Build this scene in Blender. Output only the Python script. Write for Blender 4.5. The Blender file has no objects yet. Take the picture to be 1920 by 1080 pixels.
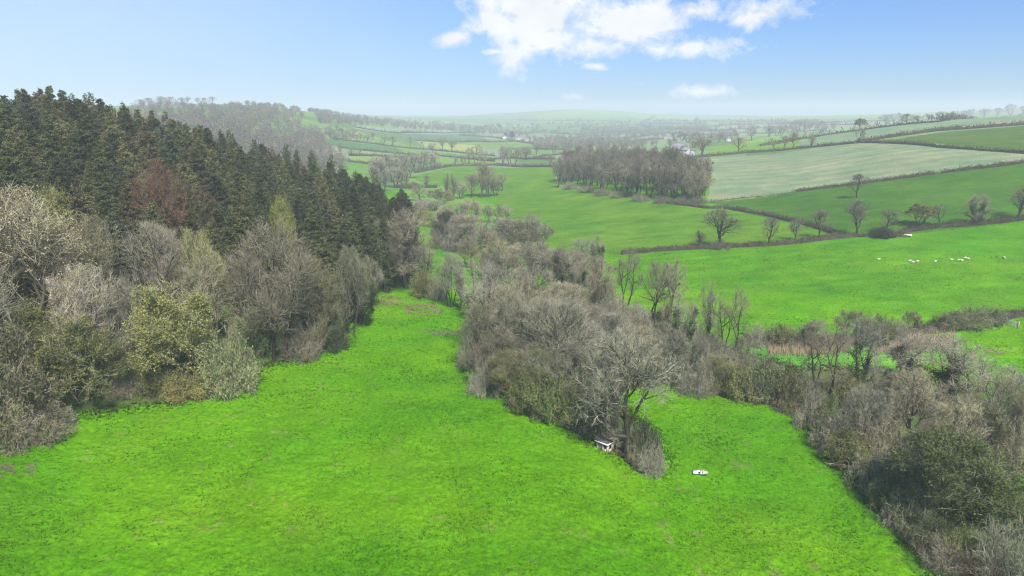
import bpy, math, random
import numpy as np
from mathutils import Vector

R = np.random.default_rng(7)
random.seed(7)
SC = bpy.context.scene
COL = SC.collection

# ------------------------------------------------------------------ camera model
F, PITCH, CZ = 1300.0, math.radians(13.8), 55.0
CP, SP = math.cos(PITCH), math.sin(PITCH)

def ray(u, v):
    a, b = (u - 960) / F, (540 - v) / F
    return np.array([a, CP + b * SP, b * CP - SP])

def project(p):
    x, y, z = p[..., 0], p[..., 1], p[..., 2] - CZ
    fw = y * CP - z * SP
    up = y * SP + z * CP
    return 960 + F * x / fw, 540 - F * up / fw, fw

# ------------------------------------------------------------------ terrain
def vnoise(x, y, seed=0):
    xi, yi = np.floor(x).astype(np.int64), np.floor(y).astype(np.int64)
    fx, fy = x - xi, y - yi
    fx, fy = fx * fx * (3 - 2 * fx), fy * fy * (3 - 2 * fy)
    def h(i, j):
        n = (i * 374761393 + j * 668265263 + seed * 974711) & 0x7fffffff
        n = ((n ^ (n >> 13)) * 1274126177) & 0x7fffffff
        return ((n ^ (n >> 16)) & 0xffff) / 65535.0
    return (h(xi, yi) * (1 - fx) + h(xi + 1, yi) * fx) * (1 - fy) + (h(xi, yi + 1) * (1 - fx) + h(xi + 1, yi + 1) * fx) * fy

def fbm(x, y, octv=4, seed=0):
    s, a, t = 0, 0.5, 0
    for k in range(octv):
        s = s + a * vnoise(x * 2 ** k, y * 2 ** k, seed + k * 17)
        t += a
        a *= 0.5
    return s / t

# columns: image column u -> [(distance, height), ...]
CZS = {
 -900: [(15, 8), (60, 14), (100, 24), (140, 34), (200, 44), (300, 48), (500, 45), (800, 50), (1300, 70), (2400, 80), (5500, 90)],
 -250: [(15, 5), (60, 6), (100, 8), (125, 13), (150, 24), (190, 37), (230, 43), (300, 46), (450, 44), (700, 45), (1000, 58), (1500, 80), (2400, 85), (5500, 95)],
 0: [(15, 4), (60, 5), (100, 5), (135, 6), (160, 11), (190, 21), (220, 29), (250, 35), (300, 38), (400, 36), (600, 30), (800, 42), (1000, 56), (1500, 80), (2400, 82), (5500, 95)],
 240: [(15, 4), (60, 4), (100, 4), (142, 4), (165, 9), (190, 16), (220, 23), (260, 31), (300, 34), (400, 32), (550, 22), (700, 38), (850, 55), (1100, 60), (1500, 75), (2400, 80), (5500, 95)],
 480: [(15, 3), (60, 3), (100, 3), (144, 3), (170, 6), (200, 11), (235, 16), (270, 20), (300, 21), (350, 17), (450, 9), (600, 12), (800, 33), (1000, 52), (1300, 74), (1600, 84), (2400, 78), (5500, 90)],
 640: [(15, 3), (60, 3), (100, 2.5), (165, 2), (200, 5), (235, 9), (275, 13), (300, 13), (350, 7), (450, 2), (600, 3), (800, 12), (1000, 24), (1300, 43), (1600, 61), (2000, 70), (2600, 66), (5500, 80)],
 720: [(15, 3), (100, 2.5), (160, 1.5), (225, 1.5), (255, 3), (280, 3), (320, 0), (450, -2), (600, 0), (800, 5), (1000, 13), (1300, 27), (1600, 40), (2000, 51), (2600, 54), (5500, 75)],
 810: [(15, 3), (100, 2), (160, 1.5), (205, 1.5), (230, -1), (270, -3), (450, -2), (600, -1), (800, 2), (1100, 8), (1600, 22), (2200, 36), (2800, 40), (5500, 70)],
 960: [(15, 3), (60, 3), (100, 2), (150, 1), (180, -1), (230, -3), (280, -3), (350, -2), (450, 0), (600, 2), (800, 3), (1100, 4), (1600, 8), (2400, 20), (3500, 50), (4500, 84), (5500, 80)],
 1080: [(15, 3), (60, 2.5), (100, 1), (130, 0), (170, -2), (230, -3), (280, -2), (350, 0), (450, 4), (600, 9), (800, 10), (1100, 8), (1600, 9), (2400, 20), (3500, 62), (4500, 122), (5500, 100)],
 1200: [(15, 2), (60, 1), (100, -1), (140, -2), (200, -3), (250, -2), (300, 0), (350, 3), (420, 8), (500, 12), (600, 16), (700, 18), (900, 15), (1100, 12), (1600, 10), (2400, 20), (3500, 48), (4500, 78), (5500, 75)],
 1440: [(15, 0), (60, -2), (100, -3), (150, -4), (200, -2), (250, 1), (300, 4), (350, 7), (420, 12), (500, 18), (600, 24), (700, 29), (850, 30), (1100, 24), (1600, 22), (2400, 34), (3500, 56), (5500, 70)],
 1680: [(15, -1), (60, -3), (100, -4), (160, -4), (205, -2), (250, 2), (320, 9), (420, 22), (530, 37), (620, 42), (750, 50), (900, 52), (1100, 46), (1600, 38), (2400, 45), (3500, 68), (5500, 88)],
 1920: [(15, -2), (60, -4), (100, -5), (170, -4), (250, 0), (300, 6), (354, 14), (446, 31), (500, 38), (600, 45), (700, 51), (850, 58), (1000, 60), (1300, 55), (2400, 60), (4000, 110), (5500, 112)],
 2250: [(15, -3), (60, -4), (180, -3), (250, 4), (300, 11), (354, 20), (446, 37), (600, 53), (850, 66), (1300, 66), (2400, 70), (5500, 100)],
 3000: [(15, -3), (180, 0), (250, 8), (350, 24), (600, 50), (850, 60), (2400, 60), (5500, 80)],
}
NT, NR_ = 721, 420
TH = np.linspace(-math.pi, math.pi, NT)
LR = np.linspace(math.log(12), math.log(5600), NR_)
_us = sorted(CZS)
_th = np.array([-math.pi] + [math.atan((u - 960) / F / 0.96) for u in _us] + [math.pi])
_rows = []
for u in _us:
    c = CZS[u]
    _rows.append(np.interp(LR, [math.log(q[0]) for q in c], [q[1] for q in c]))
_avg = 0.5 * (_rows[0] + _rows[-1])
_rows = np.array([_avg] + _rows + [_avg])
HT = np.empty((NT, NR_))
for j in range(NR_):
    HT[:, j] = np.interp(TH, _th, _rows[:, j])

def blur(a, s, axis):
    k = int(3 * s) + 1
    w = np.exp(-0.5 * (np.arange(-k, k + 1) / s) ** 2)
    w /= w.sum()
    pad = [(0, 0), (0, 0)]
    pad[axis] = (k, k)
    b = np.pad(a, pad, mode='edge')
    return np.apply_along_axis(lambda q: np.convolve(q, w, 'valid'), axis, b)
HT = blur(blur(HT, 3.5, 0), 3.0, 1)

def ground_z(x, y):
    x, y = np.asarray(x, float), np.asarray(y, float)
    rho = np.sqrt(x * x + y * y)
    ti = (np.arctan2(x, y) + math.pi) / (2 * math.pi) * (NT - 1)
    ri = np.clip((np.log(np.maximum(rho, 12.0)) - LR[0]) / (LR[-1] - LR[0]) * (NR_ - 1), 0, NR_ - 1.001)
    i = np.clip(ti.astype(int), 0, NT - 2)
    j = ri.astype(int)
    a, b = ti - i, ri - j
    z = (HT[i, j] * (1 - b) + HT[i, j + 1] * b) * (1 - a) + (HT[i + 1, j] * (1 - b) + HT[i + 1, j + 1] * b) * a
    z = z + 1.1 * (fbm(x / 42, y / 42, 2, 3) - 0.5) * np.clip(rho / 150, 0, 1)
    z = z + np.clip((rho - 500) / 1500, 0, 1) * 14 * (fbm(x / 330, y / 330, 3, 5) - 0.5)
    return z

def bumps(x, y):
    return 0.35 * (fbm(x / 3.1, y / 3.1, 3, 9) - 0.5) + 0.22 * (vnoise(x / 0.9, y / 0.9, 21) - 0.5)

_ts = np.geomspace(20, 6000, 5200)
def gp(u, v):
    """ground point seen at photo pixel (u, v)"""
    d = ray(u, v)
    d = d / math.hypot(d[0], d[1])
    P = _ts[:, None] * d
    dz = CZ + P[:, 2] - ground_z(P[:, 0], P[:, 1])
    k = int(np.argmax(dz < 0))
    if dz[k] >= 0:                       # the ray clears the land: take the crest it passes closest over
        k = 600 + int(np.argmin(dz[600:5000] / _ts[600:5000]))
        x, y = d[0] * _ts[k], d[1] * _ts[k]
        return np.array([x, y, float(ground_z(x, y))])
    t = _ts[k - 1] + (_ts[k] - _ts[k - 1]) * dz[k - 1] / (dz[k - 1] - dz[k] + 1e-9)
    x, y = d[0] * t, d[1] * t
    return np.array([x, y, float(ground_z(x, y))])

def gpx(u, dist):
    """ground point at distance dist in the direction of image column u"""
    th = math.atan((u - 960) / F / 0.965)
    x, y = dist * math.sin(th), dist * math.cos(th)
    return np.array([x, y, float(ground_z(x, y))])

def in_poly(x, y, poly):
    x, y = np.asarray(x), np.asarray(y)
    ins = np.zeros(x.shape, bool)
    n = len(poly)
    for i in range(n):
        x1, y1 = poly[i][0], poly[i][1]
        x2, y2 = poly[(i + 1) % n][0], poly[(i + 1) % n][1]
        c = ((y1 > y) != (y2 > y)) & (x < (x2 - x1) * (y - y1) / (y2 - y1 + 1e-12) + x1)
        ins ^= c
    return ins

# ------------------------------------------------------------------ mesh helpers
class MB:
    """collects vertices, quads and triangles of ONE mesh"""
    def __init__(s):
        s.v, s.q, s.t, s.qm, s.tm, s.n, s.c = [], [], [], [], [], 0, []
    def add(s, v, q=None, t=None, m=0, c=None):
        v = np.asarray(v, float).reshape(-1, 3)
        if q is not None and len(q):
            q = np.asarray(q, int).reshape(-1, 4) + s.n
            s.q.append(q); s.qm.append(np.full(len(q), m))
        if t is not None and len(t):
            t = np.asarray(t, int).reshape(-1, 3) + s.n
            s.t.append(t); s.tm.append(np.full(len(t), m))
        s.v.append(v)
        s.c.append(np.ones((len(v), 3)) if c is None else np.broadcast_to(np.asarray(c, float), (len(v), 3)))
        s.n += len(v)
    def mesh(s, name, mats, smooth=False, color=False):
        me = bpy.data.meshes.new(name)
        V = np.concatenate(s.v)
        Q = np.concatenate(s.q) if s.q else np.zeros((0, 4), int)
        T = np.concatenate(s.t) if s.t else np.zeros((0, 3), int)
        me.vertices.add(len(V)); me.vertices.foreach_set('co', V.ravel())
        L = np.concatenate([Q.ravel(), T.ravel()]).astype(np.int32)
        me.loops.add(len(L)); me.loops.foreach_set('vertex_index', L)
        st = np.concatenate([np.arange(len(Q)) * 4, len(Q) * 4 + np.arange(len(T)) * 3]).astype(np.int32)
        me.polygons.add(len(st)); me.polygons.foreach_set('loop_start', st)
        mi = np.concatenate([np.concatenate(s.qm) if s.qm else np.zeros(0), np.concatenate(s.tm) if s.tm else np.zeros(0)]).astype(np.int32)
        me.polygons.foreach_set('material_index', mi)
        if smooth:
            me.polygons.foreach_set('use_smooth', np.ones(len(st), bool))
        for m in mats:
            me.materials.append(m)
        if color:
            at = me.color_attributes.new('tint', 'FLOAT_COLOR', 'POINT')
            C = np.concatenate(s.c)
            at.data.foreach_set('color', np.concatenate([C, np.ones((len(C), 1))], 1).astype(np.float32).ravel())
        me.update(calc_edges=True)
        return me

def norm(a):
    return a / (np.linalg.norm(a, axis=-1, keepdims=True) + 1e-12)

def tubes(mb, P, Rr, sides, m=0):
    """P (n,k,3) polylines, Rr (n,k) radii -> closed-side tubes"""
    n, k, _ = P.shape
    T = norm(np.gradient(P, axis=1))
    ref = np.where(np.abs(T[:, :1, 2:3]) > 0.8, np.array([1.0, 0.2, 0]), np.array([0, 0, 1.0]))
    U = norm(np.cross(T, np.broadcast_to(ref, T.shape)))
    W = np.cross(T, U)
    an = np.arange(sides) * 2 * math.pi / sides
    V = P[:, :, None, :] + Rr[:, :, None, None] * (np.cos(an)[None, None, :, None] * U[:, :, None, :] + np.sin(an)[None, None, :, None] * W[:, :, None, :])
    idx = np.arange(n * k * sides).reshape(n, k, sides)
    a = idx[:, :-1, :]; b = idx[:, 1:, :]
    q = np.stack([a, np.roll(a, -1, 2), np.roll(b, -1, 2), b], -1).reshape(-1, 4)
    mb.add(V.reshape(-1, 3), q, m=m)

def ribbons(mb, P, Rr, rng, m=0, c=None):
    n, k, _ = P.shape
    T = norm(P[:, -1] - P[:, 0])
    U = norm(np.cross(T, rng.normal(size=(n, 3))))
    A = P + Rr[:, :, None] * U[:, None, :]
    B = P - Rr[:, :, None] * U[:, None, :]
    V = np.stack([A, B], 2)
    idx = np.arange(n * k * 2).reshape(n, k, 2)
    q = np.stack([idx[:, :-1, 0], idx[:, :-1, 1], idx[:, 1:, 1], idx[:, 1:, 0]], -1).reshape(-1, 4)
    if c is not None:
        c = np.repeat(c, k * 2, axis=0)
    mb.add(V.reshape(-1, 3), q, m=m, c=c)

def cards(mb, C, size, rng, m=0, c=None, flat=0.0, asp=0.6):
    """leaf-sized quads at C"""
    n = len(C)
    N = rng.normal(size=(n, 3)); N[:, 2] += flat * np.sign(N[:, 2])
    N = norm(N)
    U = norm(np.cross(N, rng.normal(size=(n, 3))))
    W = np.cross(N, U)
    s = (size * rng.uniform(0.6, 1.4, n))[:, None]
    V = np.stack([C - U * s, C - W * s * asp, C + U * s, C + W * s * asp], 1)
    idx = np.arange(n * 4).reshape(n, 4)
    if c is not None:
        c = np.repeat(c, 4, axis=0)
    mb.add(V.reshape(-1, 3), idx, m=m, c=c)

BOXQ = [(0, 3, 2, 1), (4, 5, 6, 7), (0, 1, 5, 4), (1, 2, 6, 5), (2, 3, 7, 6), (3, 0, 4, 7)]
def box(mb, x0, x1, y0, y1, z0, z1, m=0):
    mb.add([(x0, y0, z0), (x1, y0, z0), (x1, y1, z0), (x0, y1, z0), (x0, y0, z1), (x1, y0, z1), (x1, y1, z1), (x0, y1, z1)], BOXQ, m=m)

# ------------------------------------------------------------------ objects
def link(name, data, parent=None, loc=(0, 0, 0), rz=0.0, sc=(1, 1, 1)):
    o = bpy.data.objects.new(name, data)
    COL.objects.link(o)
    o.location = loc
    o.rotation_euler = (0, 0, rz)
    o.scale = sc
    if parent is not None:
        o.parent = parent
    return o

def tag(o, label=None, cat=None, group=None, kind=None):
    if label: o['label'] = label
    if cat: o['category'] = cat
    if group: o['group'] = group
    if kind: o['kind'] = kind
    return o

# ------------------------------------------------------------------ materials
def newmat(name):
    m = bpy.data.materials.new(name)
    m.use_nodes = True
    nt = m.node_tree
    for n in list(nt.nodes):
        nt.nodes.remove(n)
    return m, nt

class NT_:
    def __init__(s, nt): s.nt = nt
    def n(s, typ, **kw):
        nd = s.nt.nodes.new(typ)
        for k, v in kw.items():
            if k.startswith('i_'):
                key = k[2:]
                key = int(key) if key.isdigit() else key.replace('_', ' ')
                sock = nd.inputs[key]
                if hasattr(v, 'is_output'):
                    s.nt.links.new(v, sock)
                else:
                    sock.default_value = v
            else:
                setattr(nd, k, v)
        return nd
    def math(s, op, a, b=0.0, c=None, clamp=False):
        nd = s.nt.nodes.new('ShaderNodeMath'); nd.operation = op; nd.use_clamp = clamp
        for i, q in enumerate((a, b) if c is None else (a, b, c)):
            if hasattr(q, 'is_output'): s.nt.links.new(q, nd.inputs[i])
            else: nd.inputs[i].default_value = q
        return nd.outputs[0]
    def mix(s, fac, a, b, blend='MIX'):
        nd = s.nt.nodes.new('ShaderNodeMix'); nd.data_type = 'RGBA'; nd.blend_type = blend
        for sock, q in ((nd.inputs[0], fac), (nd.inputs[6], a), (nd.inputs[7], b)):
            if hasattr(q, 'is_output'): s.nt.links.new(q, sock)
            elif isinstance(q, (tuple, list)): sock.default_value = (*q[:3], 1)
            else: sock.default_value = q
        return nd.outputs[2]
    def ramp(s, fac, p0, c0, p1, c1):
        nd = s.nt.nodes.new('ShaderNodeMapRange'); nd.clamp = True
        nd.inputs[1].default_value = p0; nd.inputs[2].default_value = p1
        nd.inputs[3].default_value = c0; nd.inputs[4].default_value = c1
        s.nt.links.new(fac, nd.inputs[0])
        return nd.outputs[0]

def out(g, bsdf):
    o = g.n('ShaderNodeOutputMaterial')
    g.nt.links.new(bsdf, o.inputs[0])

def mat_flat(name, col, rough=0.8, noise=0.25, scale=3.0, spec=0.3):
    m, nt = newmat(name); g = NT_(nt)
    tc = g.n('ShaderNodeTexCoord')
    nz = g.n('ShaderNodeTexNoise', i_Scale=scale, i_Detail=5.0); nt.links.new(tc.outputs['Object'], nz.inputs['Vector'])
    f = g.ramp(nz.outputs[0], 0.3, 1 - noise, 0.7, 1 + noise)
    c = g.mix(1.0, col, (1, 1, 1))
    mul = g.n('ShaderNodeVectorMath', operation='SCALE'); mul.inputs[0].default_value = col; nt.links.new(f, mul.inputs['Scale'])
    b = g.n('ShaderNodeBsdfPrincipled', i_Roughness=rough)
    b.inputs['Specular IOR Level'].default_value = spec
    nt.links.new(mul.outputs[0], b.inputs['Base Color'])
    out(g, b.outputs[0])
    return m

def mat_plant(name, base=None, prop=None, transl=0.0, var=0.35, tint=False):
    """bark, twigs, leaves. Colour from the object's own colour (prop None, base None) or a custom property, or base"""
    m, nt = newmat(name); g = NT_(nt)
    oi = g.n('ShaderNodeObjectInfo')
    if base is not None:
        rgb = g.n('ShaderNodeRGB'); rgb.outputs[0].default_value = (*base, 1); c = rgb.outputs[0]
    elif prop:
        at = g.n('ShaderNodeAttribute', attribute_type='OBJECT', attribute_name=prop); c = at.outputs['Color']
    else:
        c = oi.outputs['Color']
    tc = g.n('ShaderNodeTexCoord')
    n1 = g.n('ShaderNodeTexNoise', i_Scale=0.45, i_Detail=3.0); nt.links.new(tc.outputs['Object'], n1.inputs['Vector'])
    geo = g.n('ShaderNodeNewGeometry')
    f1 = g.ramp(n1.outputs[0], 0.3, 1 - var, 0.7, 1 + var)
    f2 = g.ramp(geo.outputs['Random Per Island'], 0, 1 - var, 1, 1 + var)
    f3 = g.ramp(oi.outputs['Random'], 0, 0.85, 1, 1.15)
    f = g.math('MULTIPLY', g.math('MULTIPLY', f1, f2), f3)
    mul = g.n('ShaderNodeVectorMath', operation='SCALE'); nt.links.new(c, mul.inputs[0]); nt.links.new(f, mul.inputs['Scale'])
    c = mul.outputs[0]
    if tint:
        va = g.n('ShaderNodeAttribute', attribute_name='tint'); c = g.mix(1.0, c, va.outputs['Color'], 'MULTIPLY')
    d = g.n('ShaderNodeBsdfDiffuse'); nt.links.new(c, d.inputs[0])
    sh = d.outputs[0]
    if transl > 0:
        t = g.n('ShaderNodeBsdfTranslucent'); nt.links.new(c, t.inputs[0])
        mx = g.n('ShaderNodeMixShader', i_0=transl); nt.links.new(sh, mx.inputs[1]); nt.links.new(t.outputs[0], mx.inputs[2]); sh = mx.outputs[0]
    out(g, sh)
    return m

M_BARK = mat_plant('bark')
M_TWIG = mat_plant('twig', var=0.3)
M_LEAF = mat_plant('leaf', prop='leaf_tint', transl=0.35, var=0.3)
M_IVY = mat_plant('ivy_leaf', base=(0.075, 0.11, 0.035), transl=0.25, var=0.4)
M_NEEDLE = mat_plant('needle', transl=0.3, var=0.4)
M_CBARK = mat_plant('conifer_bark', base=(0.11, 0.085, 0.065))
# ------------------------------------------------------------------ tree growth
def grow(rng, S, D, L, r0, r1, k, wander, up):
    n = len(S)
    P = np.empty((n, k + 1, 3)); P[:, 0] = S
    d = norm(D)
    step = (L / k)[:, None]
    for i in range(k):
        d = norm(d + wander * rng.normal(size=(n, 3)) + np.array([0, 0, up]))
        P[:, i + 1] = P[:, i] + d * step
    t = np.linspace(0, 1, k + 1)[None, :]
    return P, r0[:, None] * (1 - t) + r1[:, None] * t

def spawn(rng, P, Rr, m, t0, t1, a0, a1):
    n, k1, _ = P.shape
    t = t0 + (t1 - t0) * (np.arange(m)[None, :] + rng.uniform(0, 1, (n, m))) / m
    f = t * (k1 - 1)
    i = np.clip(f.astype(int), 0, k1 - 2)
    fr = (f - i)[..., None]
    rows = np.arange(n)[:, None]
    A, B = P[rows, i], P[rows, i + 1]
    S = (A * (1 - fr) + B * fr).reshape(-1, 3)
    T = norm(B - A).reshape(-1, 3)
    rad = (Rr[rows, i] * (1 - fr[..., 0]) + Rr[rows, i + 1] * fr[..., 0]).reshape(-1)
    az = (rng.uniform(0, 6.283, (n, 1)) + np.arange(m)[None, :] * 2.39996 + rng.normal(size=(n, m)) * 0.3).reshape(-1)
    an = rng.uniform(a0, a1, n * m)
    ref = np.where(np.abs(T[:, 2:3]) > 0.9, np.array([1.0, 0, 0]), np.array([0, 0, 1.0]))
    U = norm(np.cross(T, ref)); W = np.cross(T, U)
    D = np.cos(an)[:, None] * T + np.sin(an)[:, None] * (np.cos(az)[:, None] * U + np.sin(az)[:, None] * W)
    return S, D, rad, t.reshape(-1)

def reach(S, D, c, r):
    o = (S - c) / r; d = D / r
    A = (d * d).sum(1); B = (o * d).sum(1); C = (o * o).sum(1) - 1
    disc = np.maximum(B * B - A * C, 0)
    return np.maximum((-B + np.sqrt(disc)) / A, 0.0)

def bare_tree(seed, h=14.0, rx=5.0, base=0.25, stems=1, splay=0.15, limbs=9, n2=6, n3=7, n4=7, twist=0.16, up=0.10, tw=0.028, leaf=0, leaf_s=0.2,
              ivy=0, low=0.0, trunk_r=None, wisp=1.0, droop=0.0):
    """returns (trunk mesh, crown mesh, ivy mesh or None): tapered stems and limbs, then twigs and leaves inside a crown envelope"""
    rng = np.random.default_rng(seed)
    tr = trunk_r or 0.024 * h / math.sqrt(stems) + 0.03
    c = np.array([0, 0, h * (1 + low) / 2.0]); r = np.array([rx, rx * rng.uniform(0.85, 1.1), h * (1 - low) / 2.0])
    an = np.arange(stems) * 6.283 / stems + rng.uniform(0, 6)
    S = np.stack([np.cos(an), np.sin(an), 0 * an], 1) * (0.0 if stems == 1 else 0.18 * rx) * rng.uniform(0.3, 1, (stems, 1))
    S[:, 2] = -0.5
    D = np.stack([np.cos(an) * splay, np.sin(an) * splay, 1 + 0 * an], 1)
    Ls = (h * rng.uniform(0.78, 0.9, stems)) if stems == 1 else h * rng.uniform(0.7, 0.95, stems)
    P0, R0 = grow(rng, S, D, Ls, np.full(stems, tr), np.full(stems, tr * 0.22), 9, twist * 0.45, 0.05)
    R0[:, 0] *= 1.5
    tk, cr = MB(), MB()
    tubes(tk, P0, R0, 7)
    l1 = max(3, limbs // stems)
    S, D, rad, t = spawn(rng, P0, R0, l1, base, 0.97, 0.5, 1.15)
    L = reach(S, D, c, r) * rng.uniform(0.5, 1.06, len(S)) + 0.3
    P1, R1 = grow(rng, S, D, L, rad * rng.uniform(0.55, 0.8, len(S)), rad * 0.12 + 0.01, 7, twist, up - droop)
    tubes(tk, P1, R1, 5)
    S, D, rad, t = spawn(rng, P1, R1, n2, 0.18, 0.98, 0.4, 1.0)
    par = np.repeat(L, n2)
    L2 = np.minimum(reach(S, D, c, r) * rng.uniform(0.7, 1.15, len(S)), par * 0.75) + 0.25
    P2, R2 = grow(rng, S, D, L2, rad * 0.62, rad * 0.15 + 0.008, 5, twist * 1.1, up - droop)
    tubes(tk, P2, R2, 4)
    S, D, rad, t = spawn(rng, P2, R2, n3, 0.15, 1.0, 0.35, 1.0)
    L3 = np.minimum(reach(S, D, c, r) * 1.1, 0.14 * h * wisp) * rng.uniform(0.45, 1.0, len(S)) + 0.25
    P3, R3 = grow(rng, S, D, L3, np.clip(rad * 0.6, tw * 0.6, 0.05), np.full(len(S), tw * 0.45), 3, twist * 0.9, up - droop)
    ribbons(cr, P3, R3, rng, 0)
    S, D, rad, t = spawn(rng, P3, R3, n4, 0.1, 1.0, 0.3, 0.95)
    L4 = np.minimum(0.085 * h * wisp, 1.6) * rng.uniform(0.35, 1.0, len(S))
    P4, R4 = grow(rng, S, D, L4, np.full(len(S), tw * 0.5), np.full(len(S), tw * 0.25), 2, twist * 0.7, up * 0.7 - droop)
    ribbons(cr, P4, R4, rng, 0)
    if leaf:
        pts = np.concatenate([P4[:, 1], P4[:, 2], P3[:, 3]])
        w = 0.25 + fbm(pts[:, 0] / 2.2 + 9, pts[:, 1] / 2.2 + pts[:, 2] / 1.7, 2, seed)
        pts = pts[rng.choice(len(pts), leaf, p=w ** 3 / (w ** 3).sum())] + rng.normal(size=(leaf, 3)) * 0.15
        cards(cr, pts, leaf_s, rng, 1, flat=0.5)
    iv = None
    if ivy:
        iv = MB()
        A = np.concatenate([P0.reshape(-1, 3).repeat(6, 0), P1[:, :6].reshape(-1, 3).repeat(2, 0)])
        A = A[A[:, 2] < h * 0.8]
        k0 = rng.integers(0, len(P0), ivy); f = rng.uniform(0.05, 0.8, ivy) * (P0.shape[1] - 1)
        i0 = f.astype(int); pts = P0[k0, i0] + (P0[k0, i0 + 1] - P0[k0, i0]) * (f - i0)[:, None]
        k1 = rng.integers(0, len(P1), ivy // 2); f = rng.uniform(0, 0.6, ivy // 2) * (P1.shape[1] - 1)
        i1 = f.astype(int); pts1 = P1[k1, i1] + (P1[k1, i1 + 1] - P1[k1, i1]) * (f - i1)[:, None]
        pts = np.concatenate([pts + rng.normal(size=(ivy, 3)) * np.array([0.4, 0.4, 0.3]), pts1 + rng.normal(size=(ivy // 2, 3)) * 0.32])
        cards(iv, pts, 0.15, rng, 0, flat=0.3)
        iv = iv.mesh('ivy', [M_IVY])
    return tk.mesh('trunk', [M_BARK]), cr.mesh('crown', [M_TWIG, M_LEAF]), iv

def shrub(seed, h=4.0, rx=2.6, n1=34, n2=9, n3=9, tw=0.026, leaf=0, leaf_s=0.16, low=False, arch=0.0):
    """many stems from the ground; returns (stems mesh, crown mesh)"""
    rng = np.random.default_rng(seed)
    a = rng.uniform(0, 6.283, n1); q = np.sqrt(rng.uniform(0, 1, n1)) * rx * 0.7
    S = np.stack([np.cos(a) * q, np.sin(a) * q, np.full(n1, -0.3)], 1)
    D = np.stack([np.cos(a) * q / rx, np.sin(a) * q / rx, rng.uniform(0.5, 1.1, n1)], 1)
    c = np.array([0, 0, h * 0.3]); r = np.array([rx, rx * rng.uniform(0.85, 1.1), h * 0.7])
    lump = 0.7 + 0.5 * fbm(S[:, 0] / 1.5 + 50, S[:, 1] / 1.5 + 50, 2, seed)
    L = reach(S, norm(D), c, r) * lump * rng.uniform(0.75, 1.0, n1) + 0.3
    P1, R1 = grow(rng, S, D, L, np.full(n1, 0.05), np.full(n1, 0.015), 5, 0.16, -arch)
    tk, cr = MB(), MB()
    tubes(tk, P1, R1, 3)
    S, D, rad, t = spawn(rng, P1, R1, n2, 0.12, 1.0, 0.4, 1.2)
    L2 = rng.uniform(0.3, 1.0, len(S)) * min(0.36 * h, 1.7)
    P2, R2 = grow(rng, S, D, L2, np.full(len(S), tw * 0.7), np.full(len(S), tw * 0.4), 3, 0.2, 0.04 - arch)
    ribbons(cr, P2, R2, rng, 0)
    S, D, rad, t = spawn(rng, P2, R2, n3, 0.1, 1.0, 0.3, 1.1)
    L3 = rng.uniform(0.25, 0.8, len(S)) * min(0.2 * h + 0.2, 0.9)
    P3, R3 = grow(rng, S, D, L3, np.full(len(S), tw * 0.5), np.full(len(S), tw * 0.25), 2, 0.25, 0.02 - arch)
    ribbons(cr, P3, R3, rng, 0)
    if leaf:
        pts = np.concatenate([P3[:, 1], P3[:, 2]])
        w = 0.2 + fbm(pts[:, 0] / 1.2 + 9, pts[:, 1] / 1.2 + pts[:, 2], 2, seed)
        pts = pts[rng.choice(len(pts), leaf, p=w ** 3 / (w ** 3).sum())] + rng.normal(size=(leaf, 3)) * 0.1
        cards(cr, pts, leaf_s, rng, 1, flat=0.5)
    return tk.mesh('stem', [M_BARK]), cr.mesh('crown', [M_TWIG, M_LEAF]), None

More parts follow.
